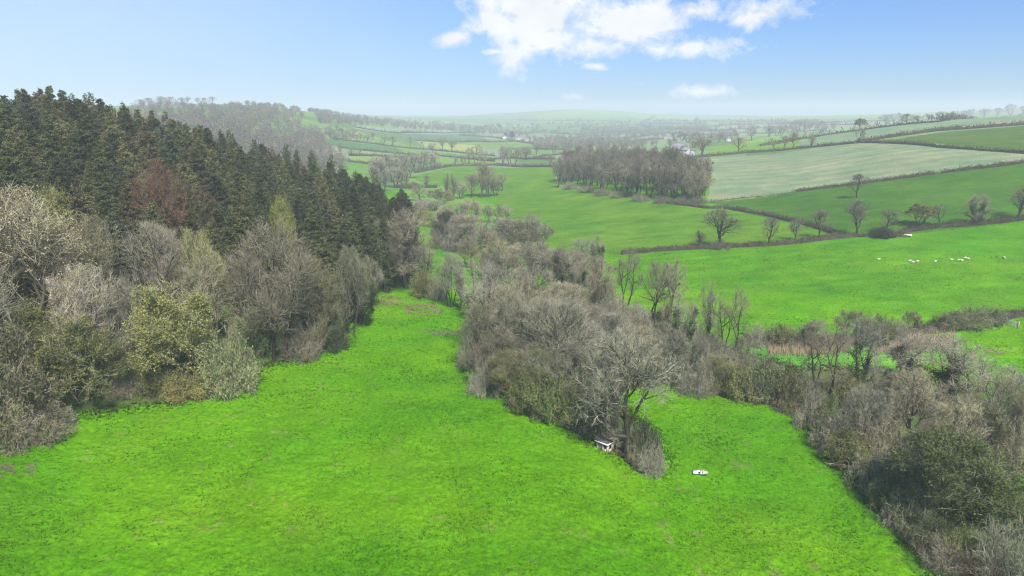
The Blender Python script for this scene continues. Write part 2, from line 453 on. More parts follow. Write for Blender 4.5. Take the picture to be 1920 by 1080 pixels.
def conifer(seed, h=27.0, rmax=3.7, base=0.16, droop=0.22, whorls=44, nb=9, m=17, sub=3):
    rng = np.random.default_rng(seed)
    tk, cr = MB(), MB()
    P0, R0 = grow(rng, np.array([[0, 0, -0.6]]), np.array([[0, 0, 1.0]]), np.array([h + 0.4]), np.array([0.36]), np.array([0.03]), 10, 0.008, 0.02)
    tubes(tk, P0, R0, 7)
    zs = h * (base + (0.985 - base) * np.linspace(0, 1, whorls) ** 0.92)
    S, D, L = [], [], []
    for z in zs:
        t = (z / h - base) / (1 - base)
        n = nb if t < 0.85 else 5
        a = rng.uniform(0, 6.28) + np.arange(n) * 6.283 / n + rng.normal(size=n) * 0.25
        env = rmax * (1 - t) ** (0.55, 0.8, 0.66, 0.5)[seed % 4] * (0.7 + 0.3 * min(1, t * 4)) + 0.15
        el = 0.12 + 0.5 * t ** 2 + rng.normal(size=n) * 0.22
        f = np.interp(z, P0[0, :, 2], np.arange(11))
        i = min(int(f), 9); p = P0[0, i] + (P0[0, i + 1] - P0[0, i]) * (f - i)
        for q in range(n):
            if t < 0.25 and rng.uniform() < 0.35: continue
            S.append(p + np.array([0, 0, rng.normal() * 0.45])); D.append([math.cos(a[q]), math.sin(a[q]), el[q]]); L.append(env * rng.uniform(0.5, 1.25))
    S, D, L = np.array(S), np.array(D), np.array(L)
    P1, R1 = grow(rng, S, D, L, np.full(len(S), 0.045), np.full(len(S), 0.012), 5, 0.06, -droop * 0.25)
    P1[:, -1, 2] += 0.12 * L * 0.6
    tubes(tk, P1, R1, 3)
    S2, D2, rad, t = spawn(rng, P1, R1, m, 0.12, 1.0, 0.6, 1.2)
    D2[:, 2] *= 0.35; D2[:, 2] -= 0.15
    Lp = np.repeat(L, m)
    L2 = (0.22 + 0.2 * Lp * (1.05 - t)) * rng.uniform(0.7, 1.3, len(S2)) + 0.18
    w = rng.uniform(0.08, 0.15, len(S2))
    P2, R2 = grow(rng, S2, D2, L2, w, w * 0.3, 2, 0.12, -droop * 0.7)
    R2[:, 1] = w
    ribbons(cr, P2, R2, rng, 0)
    # secondary hanging sprays
    S3, D3, rad, t3 = spawn(rng, P2, R2, sub, 0.2, 1.0, 0.5, 1.1)
    D3[:, 2] -= 0.35
    w3 = rng.uniform(0.04, 0.085, len(S3))
    P3, R3 = grow(rng, S3, D3, np.repeat(L2, sub) * rng.uniform(0.4, 0.75, len(S3)), w3, w3 * 0.25, 1, 0.1, -droop)
    ribbons(cr, P3, R3, rng, 0)
    return tk.mesh('trunk', [M_CBARK]), cr.mesh('crown', [M_NEEDLE]), None

KIND = {}
def proto(k, ms, h, w):
    me = ms[1]
    V = np.empty(len(me.vertices) * 3, np.float32); me.vertices.foreach_get('co', V); V = V.reshape(-1, 3)
    KIND[k] = (ms, float(np.percentile(V[:, 2], 99.7)), float(np.percentile(np.abs(V[:, :2]), 98.5)) * 2)

def build_protos():
    for i in range(3):
        proto('oak%d' % i, bare_tree(100 + i, h=14, rx=6.6, base=0.24, limbs=12, n2=7, n3=10, n4=11, twist=0.24, up=0.05, tw=0.026, low=0.16, trunk_r=0.42, wisp=0.8), 14, 13.2)
    for i in range(3):
        proto('ash%d' % i, bare_tree(200 + i, h=19, rx=5.6, base=0.22, limbs=14, n2=7, n3=8, n4=9, twist=0.14, up=0.16, tw=0.026, low=0.1), 19, 11.2)
    for i in range(2):
        proto('multi%d' % i, bare_tree(300 + i, h=15, rx=5.2, base=0.2, stems=4, splay=0.28, limbs=20, n2=6, n3=9, n4=8, twist=0.16, up=0.14, tw=0.026, low=0.05), 15, 10.4)
    for i in range(2):
        proto('slim%d' % i, bare_tree(400 + i, h=17, rx=3.1, base=0.2, limbs=14, n2=6, n3=8, n4=10, twist=0.12, up=0.2, tw=0.025, low=0.12), 17, 6.2)
    proto('gnarl0', bare_tree(500, h=15, rx=5.2, base=0.3, stems=2, splay=0.35, limbs=12, n2=5, n3=8, n4=9, twist=0.27, up=0.05, tw=0.027, low=0.22, trunk_r=0.34), 15, 10.4)
    proto('gnarl1', bare_tree(501, h=15, rx=5.4, base=0.3, stems=2, splay=0.3, limbs=12, n2=6, n3=8, n4=8, twist=0.27, up=0.06, tw=0.027, low=0.2, trunk_r=0.34, ivy=2600), 15, 10.8)
    proto('ivied0', bare_tree(520, h=13, rx=5.6, base=0.15, stems=2, splay=0.3, limbs=16, n2=6, n3=9, n4=9, twist=0.2, up=0.08, tw=0.026, low=0.1, ivy=9000), 13, 11.2)
    proto('ivied1', bare_tree(521, h=15, rx=2.8, base=0.25, stems=2, splay=0.12, limbs=14, n2=5, n3=7, n4=7, twist=0.16, up=0.15, tw=0.026, low=0.15, ivy=11000), 15, 5.6)
    for i in range(2):
        proto('bud%d' % i, bare_tree(600 + i, h=12, rx=4.8, base=0.1, stems=3, splay=0.3, limbs=20, n2=6, n3=7, n4=5, twist=0.18, up=0.1, tw=0.03, leaf=26000, leaf_s=0.105, low=0.0), 12, 9.6)
    proto('haze0', bare_tree(620, h=15, rx=5.0, base=0.15, stems=2, splay=0.25, limbs=18, n2=6, n3=9, n4=9, twist=0.15, up=0.13, tw=0.024, leaf=12000, leaf_s=0.085, low=0.03), 15, 10)
    for i in range(3):
        proto('shrub%d' % i, shrub(700 + i, h=4.0, rx=2.8, n1=56, n2=11, n3=11, tw=0.022), 4.0, 5.6)
    for i in range(2):
        proto('leafy%d' % i, shrub(720 + i, h=4.0, rx=2.7, n1=44, n2=10, n3=10, tw=0.021, leaf=13000, leaf_s=0.095), 4.0, 5.4)
    for i in range(2):
        proto('bramble%d' % i, shrub(740 + i, h=2.0, rx=2.9, n1=70, n2=10, n3=10, tw=0.021, leaf=1500, leaf_s=0.1, arch=0.12), 2.0, 5.8)
    for i in range(4):
        proto('conifer%d' % i, conifer(800 + i, h=27, rmax=[6.0, 6.8, 5.4, 6.6][i], droop=[0.2, 0.3, 0.25, 0.15][i], base=[0.16, 0.12, 0.22, 0.1][i]), 27, 8.0)
    # far versions with fewer, thicker twigs
    for i in range(3):
        proto('faroak%d' % i, bare_tree(900 + i, h=13, rx=5.6, base=0.25, limbs=9, n2=6, n3=6, n4=4, twist=0.2, up=0.07, tw=0.075, low=0.16, trunk_r=0.4), 13, 11.2)
    for i in range(2):
        proto('farash%d' % i, bare_tree(920 + i, h=17, rx=5.0, base=0.2, stems=2, splay=0.2, limbs=12, n2=6, n3=5, n4=4, twist=0.14, up=0.14, tw=0.09, low=0.06), 17, 10)
    proto('farbud0', bare_tree(940, h=11, rx=5.0, base=0.1, stems=2, splay=0.3, limbs=12, n2=5, n3=5, n4=3, twist=0.18, up=0.1, tw=0.06, leaf=2600, leaf_s=0.3), 11, 10)
    proto('farshrub0', shrub(950, h=4.0, rx=2.8, n1=26, n2=7, n3=6, tw=0.07, leaf=500, leaf_s=0.2), 4.0, 5.6)

PLANTNAMES = {'oak': ('oak_tree', 'tree'), 'ash': ('bare_tree', 'tree'), 'multi': ('multi_stemmed_tree', 'tree'), 'slim': ('slender_tree', 'tree'), 'gnarl': ('twisted_tree', 'tree'),
              'ivied': ('ivied_tree', 'tree'), 'bud': ('leafing_tree', 'tree'), 'haze': ('leafing_tree', 'tree'), 'shrub': ('bare_shrub', 'shrub'), 'leafy': ('leafing_shrub', 'shrub'),
              'bramble': ('bramble_clump', 'bramble'), 'conifer': ('conifer_tree', 'conifer'), 'faroak': ('oak_tree', 'tree'), 'farash': ('bare_tree', 'tree'),
              'farbud': ('leafing_tree', 'tree'), 'farshrub': ('bare_shrub', 'shrub')}
TINT = {'beige': (0.37, 0.325, 0.22), 'grey': (0.265, 0.252, 0.182), 'brown': (0.225, 0.196, 0.137), 'pink': (0.285, 0.25, 0.19), 'dark': (0.16, 0.135, 0.105),
        'olive': (0.31, 0.29, 0.16), 'red': (0.14, 0.085, 0.06), 'tan': (0.30, 0.268, 0.17), 'pale': (0.46, 0.40, 0.31)}
LEAFT = {'yellow': (0.25, 0.26, 0.075), 'olive': (0.17, 0.18, 0.06), 'green': (0.10, 0.17, 0.05), 'sage': (0.21, 0.235, 0.11), 'dkgreen': (0.035, 0.065, 0.02), 'beige': (0.32, 0.28, 0.16), 'rust': (0.2, 0.12, 0.06)}
_cnt = [0]
def plant(p, kind, h, w=None, tint='grey', leaf='olive', label=None, group=None, jit=0.12):
    base = kind.rstrip('0123456789')
    if kind == base:
        n = sum(1 for k in KIND if k.rstrip('0123456789') == base)
        kind = base + str(random.randrange(n))
    (tk, cr, iv), ph, pw = KIND[kind]
    nm, cat = PLANTNAMES[base]
    o = link(nm, None, None, (p[0], p[1], p[2]), random.uniform(0, 6.283), (1, 1, 1))
    o.empty_display_size = 0.5
    s = h / ph
    sw = s if w is None else w / pw
    col = np.array(TINT[tint] if isinstance(tint, str) else tint) * random.uniform(1 - jit, 1 + jit)
    lf = LEAFT[leaf] if isinstance(leaf, str) else leaf
    tag(o, label, cat, group)
    for nme, me in ((('stem' if base in ('shrub', 'leafy', 'bramble', 'farshrub') else 'trunk'), tk), ('crown', cr), ('ivy', iv)):
        if me is None: continue
        c = link(nme, me, o, (0, 0, 0), 0, (sw, sw, s))
        c.color = (*col, 1) if nme == 'crown' else (*(col * 0.25), 1)
        c['leaf_tint'] = [float(q) for q in lf]
    _cnt[0] += 1
    return o

def plant_px(u, vb, vt, kind, tint='grey', leaf='olive', wpx=None, label=None, group=None):
    """plant standing on the ground where the photo shows its foot (u, vb), tall enough to reach vt"""
    p = gp(u, vb)
    dist = math.hypot(p[0], p[1])
    d = ray(u, vt); top = CZ + d[2] / math.hypot(d[0], d[1]) * dist
    _, _, fw = project(p)
    h = max(0.6, top - p[2])
    w = None if wpx is None else wpx * fw / F
    return plant(p, kind, h, w, tint, leaf, label, group)
# ------------------------------------------------------------------ ground and fields
def W(pts):
    return [tuple(gp(u, v)[:2]) for u, v in pts]

G_MEADOW = (0.079, 0.224, 0.003)
FIELDS = []   # (world polygon, colour, tuft amount)
def field(pts, col, tuft=0.3): FIELDS.append((W(pts), col, tuft))

WOOD_EDGE = [(-60, 850), (0, 826), (60, 812), (130, 785), (215, 768), (300, 760), (390, 742), (470, 712), (490, 690), (560, 672), (640, 648), (662, 610), (690, 562), (705, 545), (760, 535), (800, 520)]
wood_poly = W(WOOD_EDGE) + [tuple(gpx(815, 262)[:2]), tuple(gpx(800, 320)[:2]), tuple(gpx(600, 400)[:2]), tuple(gpx(200, 450)[:2]), tuple(gpx(-300, 420)[:2]), tuple(gpx(-900, 300)[:2]), tuple(gpx(-700, 100)[:2])]
STREAM = [(868, 556), (880, 600), (890, 690), (960, 740), (1060, 800), (1150, 850), (1233, 882), (1240, 860), (1215, 812), (1180, 772), (1140, 738), (1200, 724), (1300, 722), (1440, 742), (1500, 770), (1545, 840), (1620, 905), (1690, 975), (1760, 1050), (1800, 1110), (2060, 1110), (2060, 960), (1850, 900), (1900, 800), (1800, 720), (1640, 690), (1500, 690), (1420, 668), (1330, 640), (1250, 600), (1100, 560), (950, 530)]
stream_poly = W(STREAM)

PASTURE = (0.065, 0.20, 0.004)
field([(770, 332), (850, 312), (1040, 310), (1042, 340), (1090, 358), (1250, 381), (1400, 402), (1565, 438), (1480, 452), (1350, 462), (1180, 473), (1000, 480), (880, 420), (935, 372), (800, 345)], (0.078, 0.175, 0.012), 0.2)
field([(1325, 379), (1490, 360), (1920, 306), (2200, 275), (2200, 380), (1920, 413), (1700, 440), (1565, 438), (1400, 400)], (0.045, 0.118, 0.012), 0.1)
field([(1285, 298), (1600, 268), (1640, 268), (1920, 288), (2200, 300), (2200, 272), (1920, 306), (1490, 360), (1325, 379), (1335, 330)], (0.172, 0.218, 0.118), 0.0)
field([(1645, 267), (1920, 236), (2300, 200), (2300, 300), (1920, 287)], (0.06, 0.115, 0.02), 0.1)
field([(1430, 284), (1600, 265), (1720, 249), (1920, 233), (2200, 215), (2200, 200), (1920, 214), (1640, 241), (1430, 268)], (0.15, 0.22, 0.12), 0.0)
field([(1770, 242), (1920, 224), (2200, 205), (2200, 216), (1920, 233)], (0.27, 0.25, 0.19), 0.0)
field([(1325, 293), (1500, 275), (1500, 248), (1400, 265), (1330, 280)], (0.13, 0.24, 0.03), 0.1)
field([(661, 234), (837, 243), (895, 250), (746, 250), (661, 240)], (0.19, 0.24, 0.16), 0)
field([(746, 250), (895, 250), (918, 266), (781, 264)], (0.08, 0.14, 0.07), 0)
field([(636, 258), (671, 249), (678, 264), (640, 266)], (0.19, 0.27, 0.05), 0)
field([(600, 258), (622, 260), (740, 275), (760, 288), (640, 277), (600, 268)], (0.06, 0.14, 0.045), 0)
field([(640, 277), (733, 287), (785, 291), (700, 292), (655, 291)], (0.14, 0.22, 0.08), 0)
field([(655, 292), (785, 292), (760, 303), (660, 303)], (0.17, 0.25, 0.05), 0)
field([(640, 303), (720, 308), (760, 330), (690, 345), (640, 330)], (0.09, 0.2, 0.03), 0)
field([(740, 275), (885, 289), (930, 292), (930, 308), (850, 311), (800, 300), (760, 288)], (0.12, 0.22, 0.04), 0)
field([(780, 263), (890, 272), (930, 290), (885, 288), (804, 280)], (0.22, 0.27, 0.08), 0)
field([(760, 345), (820, 342), (880, 372), (830, 400), (760, 385)], (0.10, 0.21, 0.03), 0.1)
field([(780, 400), (900, 372), (960, 400), (930, 470), (860, 480), (800, 470)], (0.085, 0.21, 0.016), 0.3)
field([(1395, 640), (1560, 632), (1800, 622), (1810, 650), (1700, 700), (1440, 705)], (0.10, 0.27, 0.03), 0.5)
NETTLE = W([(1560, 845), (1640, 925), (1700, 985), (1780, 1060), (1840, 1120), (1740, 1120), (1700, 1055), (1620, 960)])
DRY = [W([(690, 552), (740, 556), (760, 572), (700, 576)]), W([(745, 565), (815, 570), (840, 588), (770, 590)]), W([(800, 612), (870, 615), (880, 634), (820, 632)]), W([(-40, 870), (50, 858), (70, 872), (-40, 895)]),
       W([(1840, 650), (1880, 652), (1880, 664), (1845, 664)])]

TRACK = W([(905, 1120), (880, 960), (850, 850), (790, 740), (745, 660), (730, 590)])
def seg_dist(x, y, pts):
    best = np.full(np.shape(x), 1e9)
    for (x1, y1), (x2, y2) in zip(pts[:-1], pts[1:]):
        t = np.clip(((x - x1) * (x2 - x1) + (y - y1) * (y2 - y1)) / ((x2 - x1) ** 2 + (y2 - y1) ** 2), 0, 1)
        best = np.minimum(best, np.hypot(x - x1 - t * (x2 - x1), y - y1 - t * (y2 - y1)))
    return best

def soft_in(x, y, poly, amp):
    dx = (fbm(x / 2.3, y / 2.3, 3, 31) - 0.5) * amp
    dy = (fbm(x / 2.3 + 40, y / 2.3, 3, 32) - 0.5) * amp
    return in_poly(x + dx, y + dy, poly)

def ground_colour(x, y):
    rho = np.hypot(x, y)
    n = len(x)
    C = np.tile(np.array(G_MEADOW), (n, 1)); tf = np.full(n, 1.0)
    pas = rho > 235
    C[pas] = PASTURE; tf[pas] = 0.45
    # the patchwork of far fields
    far = rho > 560
    rr = np.random.default_rng(12)
    th = np.arctan2(x, y)
    sites = np.stack([rr.uniform(-1.2, 1.2, 260), rr.uniform(math.log(520), math.log(6000), 260)], 1)
    pal = np.array([(0.11, 0.2, 0.04), (0.09, 0.16, 0.05), (0.15, 0.22, 0.09), (0.13, 0.22, 0.05), (0.17, 0.2, 0.12), (0.08, 0.15, 0.04)])
    sc = pal[rr.integers(0, len(pal), 260)]
    idx = np.where(far)[0]
    q = np.stack([th[idx], np.log(rho[idx]) * 1.0], 1)
    best = np.full(len(idx), 1e9); bi = np.zeros(len(idx), int)
    for k in range(260):
        d = np.abs(q[:, 0] - sites[k, 0]) + 0.75 * np.abs(q[:, 1] - sites[k, 1])
        m = d < best; best[m] = d[m]; bi[m] = k
    C[idx] = sc[bi]; tf[idx] = 0
    for poly, col, t in FIELDS:
        m = in_poly(x, y, poly)
        C[m] = col; tf[m] = t
    # drill lines of the crop, grazing streaks of the pastures
    m = in_poly(x, y, FIELDS[2][0])
    a = 0.32 * x + y
    C[m] *= (1 + 0.09 * np.sin(a[m] * 2 * math.pi / 19) + 0.22 * (fbm(x[m] / 60, a[m] / 9, 3, 71) - 0.5))[:, None]
    m = (rho > 200) & (tf > 0.05)
    C[m] *= (1 + 0.5 * (fbm(x[m] / 14, y[m] / 3.5, 3, 72) - 0.5))[:, None]
    near = rho < 460
    ni = np.where(near)[0]
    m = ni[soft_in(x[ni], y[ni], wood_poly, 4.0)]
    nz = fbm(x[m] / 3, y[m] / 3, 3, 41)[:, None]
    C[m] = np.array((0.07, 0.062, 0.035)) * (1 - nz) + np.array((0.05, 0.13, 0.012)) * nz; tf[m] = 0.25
    m = ni[soft_in(x[ni], y[ni], stream_poly, 3.0)]
    nz = fbm(x[m] / 3, y[m] / 3, 3, 43)[:, None]
    C[m] = np.array((0.085, 0.07, 0.045)) * (1 - nz) + np.array((0.08, 0.14, 0.025)) * nz; tf[m] = 0.25
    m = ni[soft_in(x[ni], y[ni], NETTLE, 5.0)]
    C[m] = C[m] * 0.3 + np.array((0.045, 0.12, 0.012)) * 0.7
    for poly in DRY:
        m = ni[soft_in(x[ni], y[ni], poly, 7.0)]
        k = (fbm(x[m] / 1.2, y[m] / 1.2, 3, 44) > 0.46)[:, None]
        C[m] = np.where(k, np.array((0.13, 0.14, 0.055)), C[m])
    # worn, yellower and mossier patches and two faint wheel tracks up the meadow
    m = ni[tf[ni] > 0.3]
    k = np.clip((fbm(x[m] / 9, y[m] / 9, 4, 55) - 0.53) * 4, 0, 1)[:, None]
    C[m] = C[m] * (1 - 0.3 * k) + np.array((0.11, 0.23, 0.012)) * 0.3 * k
    k = np.clip((fbm(x[m] / 2.4 + 30, y[m] / 2.4, 3, 56) - 0.74) * 9, 0, 1)[:, None]
    C[m] = C[m] * (1 - 0.5 * k) + np.array((0.17, 0.18, 0.06)) * 0.5 * k
    for off in (-0.9, 0.9):
        d = np.abs(seg_dist(x[m], y[m], TRACK) - 0.9) if off > 0 else None
        if d is not None:
            k = (0.12 * np.exp(-(d / 0.35) ** 2))[:, None]
            C[m] = C[m] * (1 - k)
    g = (fbm(x / 17, y / 17, 4, 50) - 0.5)[:, None]
    C = C * (1 + 0.35 * g) * (1 + np.array([0.35, 0, 0.1]) * np.clip(g * 1.6, -0.5, 0.6))
    return C, tf

def build_ground():
    th = np.concatenate([np.linspace(-math.pi, -0.80, 60)[:-1], np.linspace(-0.80, 0.80, 720), np.linspace(0.80, math.pi, 60)[1:]])
    rr = np.concatenate([[3, 8, 15, 25, 35, 45], np.geomspace(52, 330, 560), np.geomspace(330, 5400, 420)[1:]])
    TT, RR = np.meshgrid(th, rr)
    x, y = (RR * np.sin(TT)).ravel(), (RR * np.cos(TT)).ravel()
    z = ground_z(x, y)
    rho = RR.ravel()
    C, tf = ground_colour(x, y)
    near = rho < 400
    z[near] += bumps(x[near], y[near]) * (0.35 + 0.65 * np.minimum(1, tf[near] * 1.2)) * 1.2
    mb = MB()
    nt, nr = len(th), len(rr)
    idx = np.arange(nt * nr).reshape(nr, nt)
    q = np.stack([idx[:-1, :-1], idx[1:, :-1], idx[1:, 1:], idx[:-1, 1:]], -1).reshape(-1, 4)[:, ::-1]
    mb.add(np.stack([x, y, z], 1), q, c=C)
    # centre disc
    mb.add([[0, 0, float(ground_z(0.0, 1.0))]])
    inner = idx[0]
    mb.t.append(np.array([[mb.n - 1, inner[i + 1], inner[i]] for i in range(nt - 1)])); mb.tm.append(np.zeros(nt - 1))
    m, nt_ = newmat('ground'); g = NT_(nt_)
    va = g.n('ShaderNodeAttribute', attribute_name='tint')
    geo = g.n('ShaderNodeNewGeometry')
    def noise(scale, detail=4.0, rough=0.6):
        nd = g.n('ShaderNodeTexNoise', i_Scale=scale, i_Detail=detail, i_Roughness=rough); nt_.links.new(geo.outputs['Position'], nd.inputs['Vector']); return nd.outputs[0]
    f = g.math('MULTIPLY', g.ramp(noise(1.6), 0.3, 0.72, 0.7, 1.28), g.ramp(noise(0.12, 3), 0.3, 0.86, 0.7, 1.14))
    mul = g.n('ShaderNodeVectorMath', operation='SCALE'); nt_.links.new(va.outputs['Color'], mul.inputs[0]); nt_.links.new(f, mul.inputs['Scale'])
    dif = g.n('ShaderNodeBsdfDiffuse'); nt_.links.new(mul.outputs[0], dif.inputs[0])
    bp = g.n('ShaderNodeBump', i_Strength=0.8, i_Distance=0.35); nt_.links.new(noise(2.2, 5), bp.inputs['Height']); nt_.links.new(bp.outputs[0], dif.inputs['Normal'])
    out(g, dif.outputs[0])
    o = link('ground', mb.mesh('ground', [m], smooth=True, color=True))
    tag(o, 'rolling green valley ground of pasture, crop fields and wooded hillside', 'ground', kind='structure')

# grass tufts of the meadow, too many to count
def build_grass():
    rng = np.random.default_rng(5)
    N = 330000
    th = rng.uniform(-0.78, 0.74, N); rho = np.exp(rng.uniform(math.log(60), math.log(300), N))
    x, y = rho * np.sin(th), rho * np.cos(th)
    clump = fbm(x / 1.7, y / 1.7, 3, 61) * 0.5 + fbm(x / 13, y / 13, 3, 62) * 0.5
    edge = np.minimum(seg_dist(x, y, W(WOOD_EDGE)), seg_dist(x, y, W(STREAM)))
    keep = (((edge < 3.5) & (rng.uniform(0, 1, N) < 0.8)) | (clump + rng.uniform(-0.2, 0.2, N) > 0.5)) & (~(in_poly(x, y, wood_poly) | in_poly(x, y, stream_poly)) | (edge < 2.0))
    for poly, col, t in FIELDS:
        keep &= ~(in_poly(x, y, poly) & (t < 0.25))
    x, y, rho, edge = x[keep], y[keep], rho[keep], edge[keep]
    n = len(x)
    z = ground_z(x, y) + bumps(x, y) * 1.2 - 0.05
    s = (0.11 + 0.0009 * rho) * rng.uniform(0.35, 1.0, n) * 1.15 * (0.75 + 0.6 * vnoise(x / 4, y / 4, 66)) * np.where(rho > 210, 0.7, 1) * (1 + 1.3 * np.clip(1 - edge / 3.5, 0, 1))
    mb = MB()
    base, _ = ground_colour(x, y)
    b = rng.uniform(0, 1, n)[:, None]
    c = base * (0.42 + 0.8 * b) * (1 + np.array([0.45, 0.05, 0.3]) * np.clip(b - 0.7, 0, 1) * 3)  # random tuft tone, its dark end standing in for shadow flecks
    for k in range(4):
        a = rng.uniform(0, 6.283, n); lean = rng.uniform(0.2, 0.9, n)
        d = np.stack([np.cos(a), np.sin(a), 0 * a], 1); e = np.stack([-np.sin(a), np.cos(a), 0 * a], 1)
        P = np.stack([x, y, z], 1) + d * (0.2 * s)[:, None]
        tip = P + d * (lean * s)[:, None] + np.array([0, 0, 1.0]) * (s * rng.uniform(0.5, 1.1, n))[:, None]
        w = (0.42 * s)[:, None]
        V = np.stack([P - e * w, P + e * w, tip], 1)
        mb.add(V.reshape(-1, 3), None, np.arange(n * 3).reshape(n, 3), c=np.repeat(c, 3, axis=0))
    m = mat_plant('grass_blade', base=(1, 1, 1), transl=0.3, var=0.12, tint=True)
    o = link('grass', mb.mesh('grass', [m], color=True))
    tag(o, 'tufted bright green grass of the meadow and pasture', 'grass', kind='stuff')

# ------------------------------------------------------------------ hedges
def hedge(pts, h, w, tint=(0.12, 0.105, 0.065), label=None, group=None, gaps=0.0, dens=1.0, name='hedge', rough=0.35, world=False):
    rng = np.random.default_rng(abs(hash((round(float(pts[0][0]), 2), round(float(pts[-1][1]), 2), len(pts)))) % 99991)
    P = [np.array(p) for p in pts] if world else [gp(u, v) for u, v in pts]
    seg = []
    for a, b in zip(P[:-1], P[1:]):
        L = np.linalg.norm((b - a)[:2]); k = max(2, int(L / max(1.2, 0.004 * np.hypot(*a[:2]))))
        t = np.linspace(0, 1, k, endpoint=False)[:, None]
        seg.append(a * (1 - t) + b * t)
    X = np.concatenate(seg + [P[-1][None]])
    s_ = np.arange(len(X))
    X[:, 0] += (fbm(s_ / 9.0, s_ * 0 + 3, 2, 7) - 0.5) * w * 0.9
    X[:, 2] = ground_z(X[:, 0], X[:, 1])
    T = norm(np.gradient(X, axis=0)); T[:, 2] = 0; T = norm(T)
    S = np.stack([T[:, 1], -T[:, 0], 0 * T[:, 0]], 1)
    hh = h * (1 - rough + 2 * rough * fbm(s_ / 3.0, s_ * 0.0 + 7.7, 3, int(rng.integers(1000)))) * (1 + rng.normal(size=len(X)) * 0.06)
    mb = MB()
    prof = np.array([(-0.5, -0.3), (-0.46, 0.45), (-0.25, 0.85), (0.0, 0.93), (0.27, 0.83), (0.46, 0.45), (0.5, -0.3)])
    k = len(prof)
    jit = 1 + rng.normal(size=(len(X), k)) * 0.13
    V = X[:, None, :] + S[:, None, :] * (prof[None, :, 0:1] * w * 0.9 * jit[..., None]) + np.array([0, 0, 1.0]) * (prof[None, :, 1] * hh[:, None] * 0.9 * jit)[..., None]
    idx = np.arange(len(X) * k).reshape(len(X), k)
    q = np.stack([idx[:-1, :-1], idx[1:, :-1], idx[1:, 1:], idx[:-1, 1:]], -1).reshape(-1, 4)
    c0 = np.array(tint)
    mb.add(V.reshape(-1, 3), q, c=c0 * 0.75)
    mb.add(V[[0, -1]].reshape(-1, 3), [(0, 1, 5, 6), (1, 2, 4, 5), (7, 8, 12, 13), (8, 9, 11, 12)], [(2, 3, 4), (9, 10, 11)], c=c0 * 0.75)
    dist = np.hypot(X[:, 0], X[:, 1]).mean()
    size = max(0.10, dist * 0.00075)
    length = np.linalg.norm(np.diff(X, axis=0), axis=1).sum()
    n = int(min(14000, dens * length * (w + 2 * h) * 1.3 / (size * size) * 0.35))
    i = rng.integers(0, len(X), n)
    a = rng.uniform(-0.15, math.pi + 0.15, n); r = rng.uniform(0.75, 1.12, n)
    C = X[i] + T[i] * rng.uniform(-1, 1, (n, 1)) * (length / len(X)) + S[i] * (np.cos(a) * r * w * 0.5)[:, None]
    C[:, 2] = ground_z(C[:, 0], C[:, 1]) + np.clip(np.sin(a), 0.05, 1) ** 0.7 * r * hh[i]
    cc = c0 * rng.uniform(0.6, 1.6, (n, 1)) * (1 + np.array([0.25, 0.2, 0.0]) * rng.uniform(-0.5, 1, (n, 1)))
    h2 = n // 2
    cards(mb, C[:h2], size, rng, c=cc[:h2])
    D = rng.normal(size=(n - h2, 3)); D[:, 2] = np.abs(D[:, 2]) + 0.3
    Pp = np.stack([C[h2:], C[h2:] + norm(D) * (size * 4.5)], 1)
    ribbons(mb, Pp, np.full((n - h2, 2), size * 0.2), rng, c=cc[h2:])
    o = link(name, mb.mesh(name, [M_HEDGE], color=True))
    return tag(o, label, 'hedge', group)

M_HEDGE = mat_plant('hedge_leaf', base=(1, 1, 1), transl=0.1, var=0.25, tint=True)

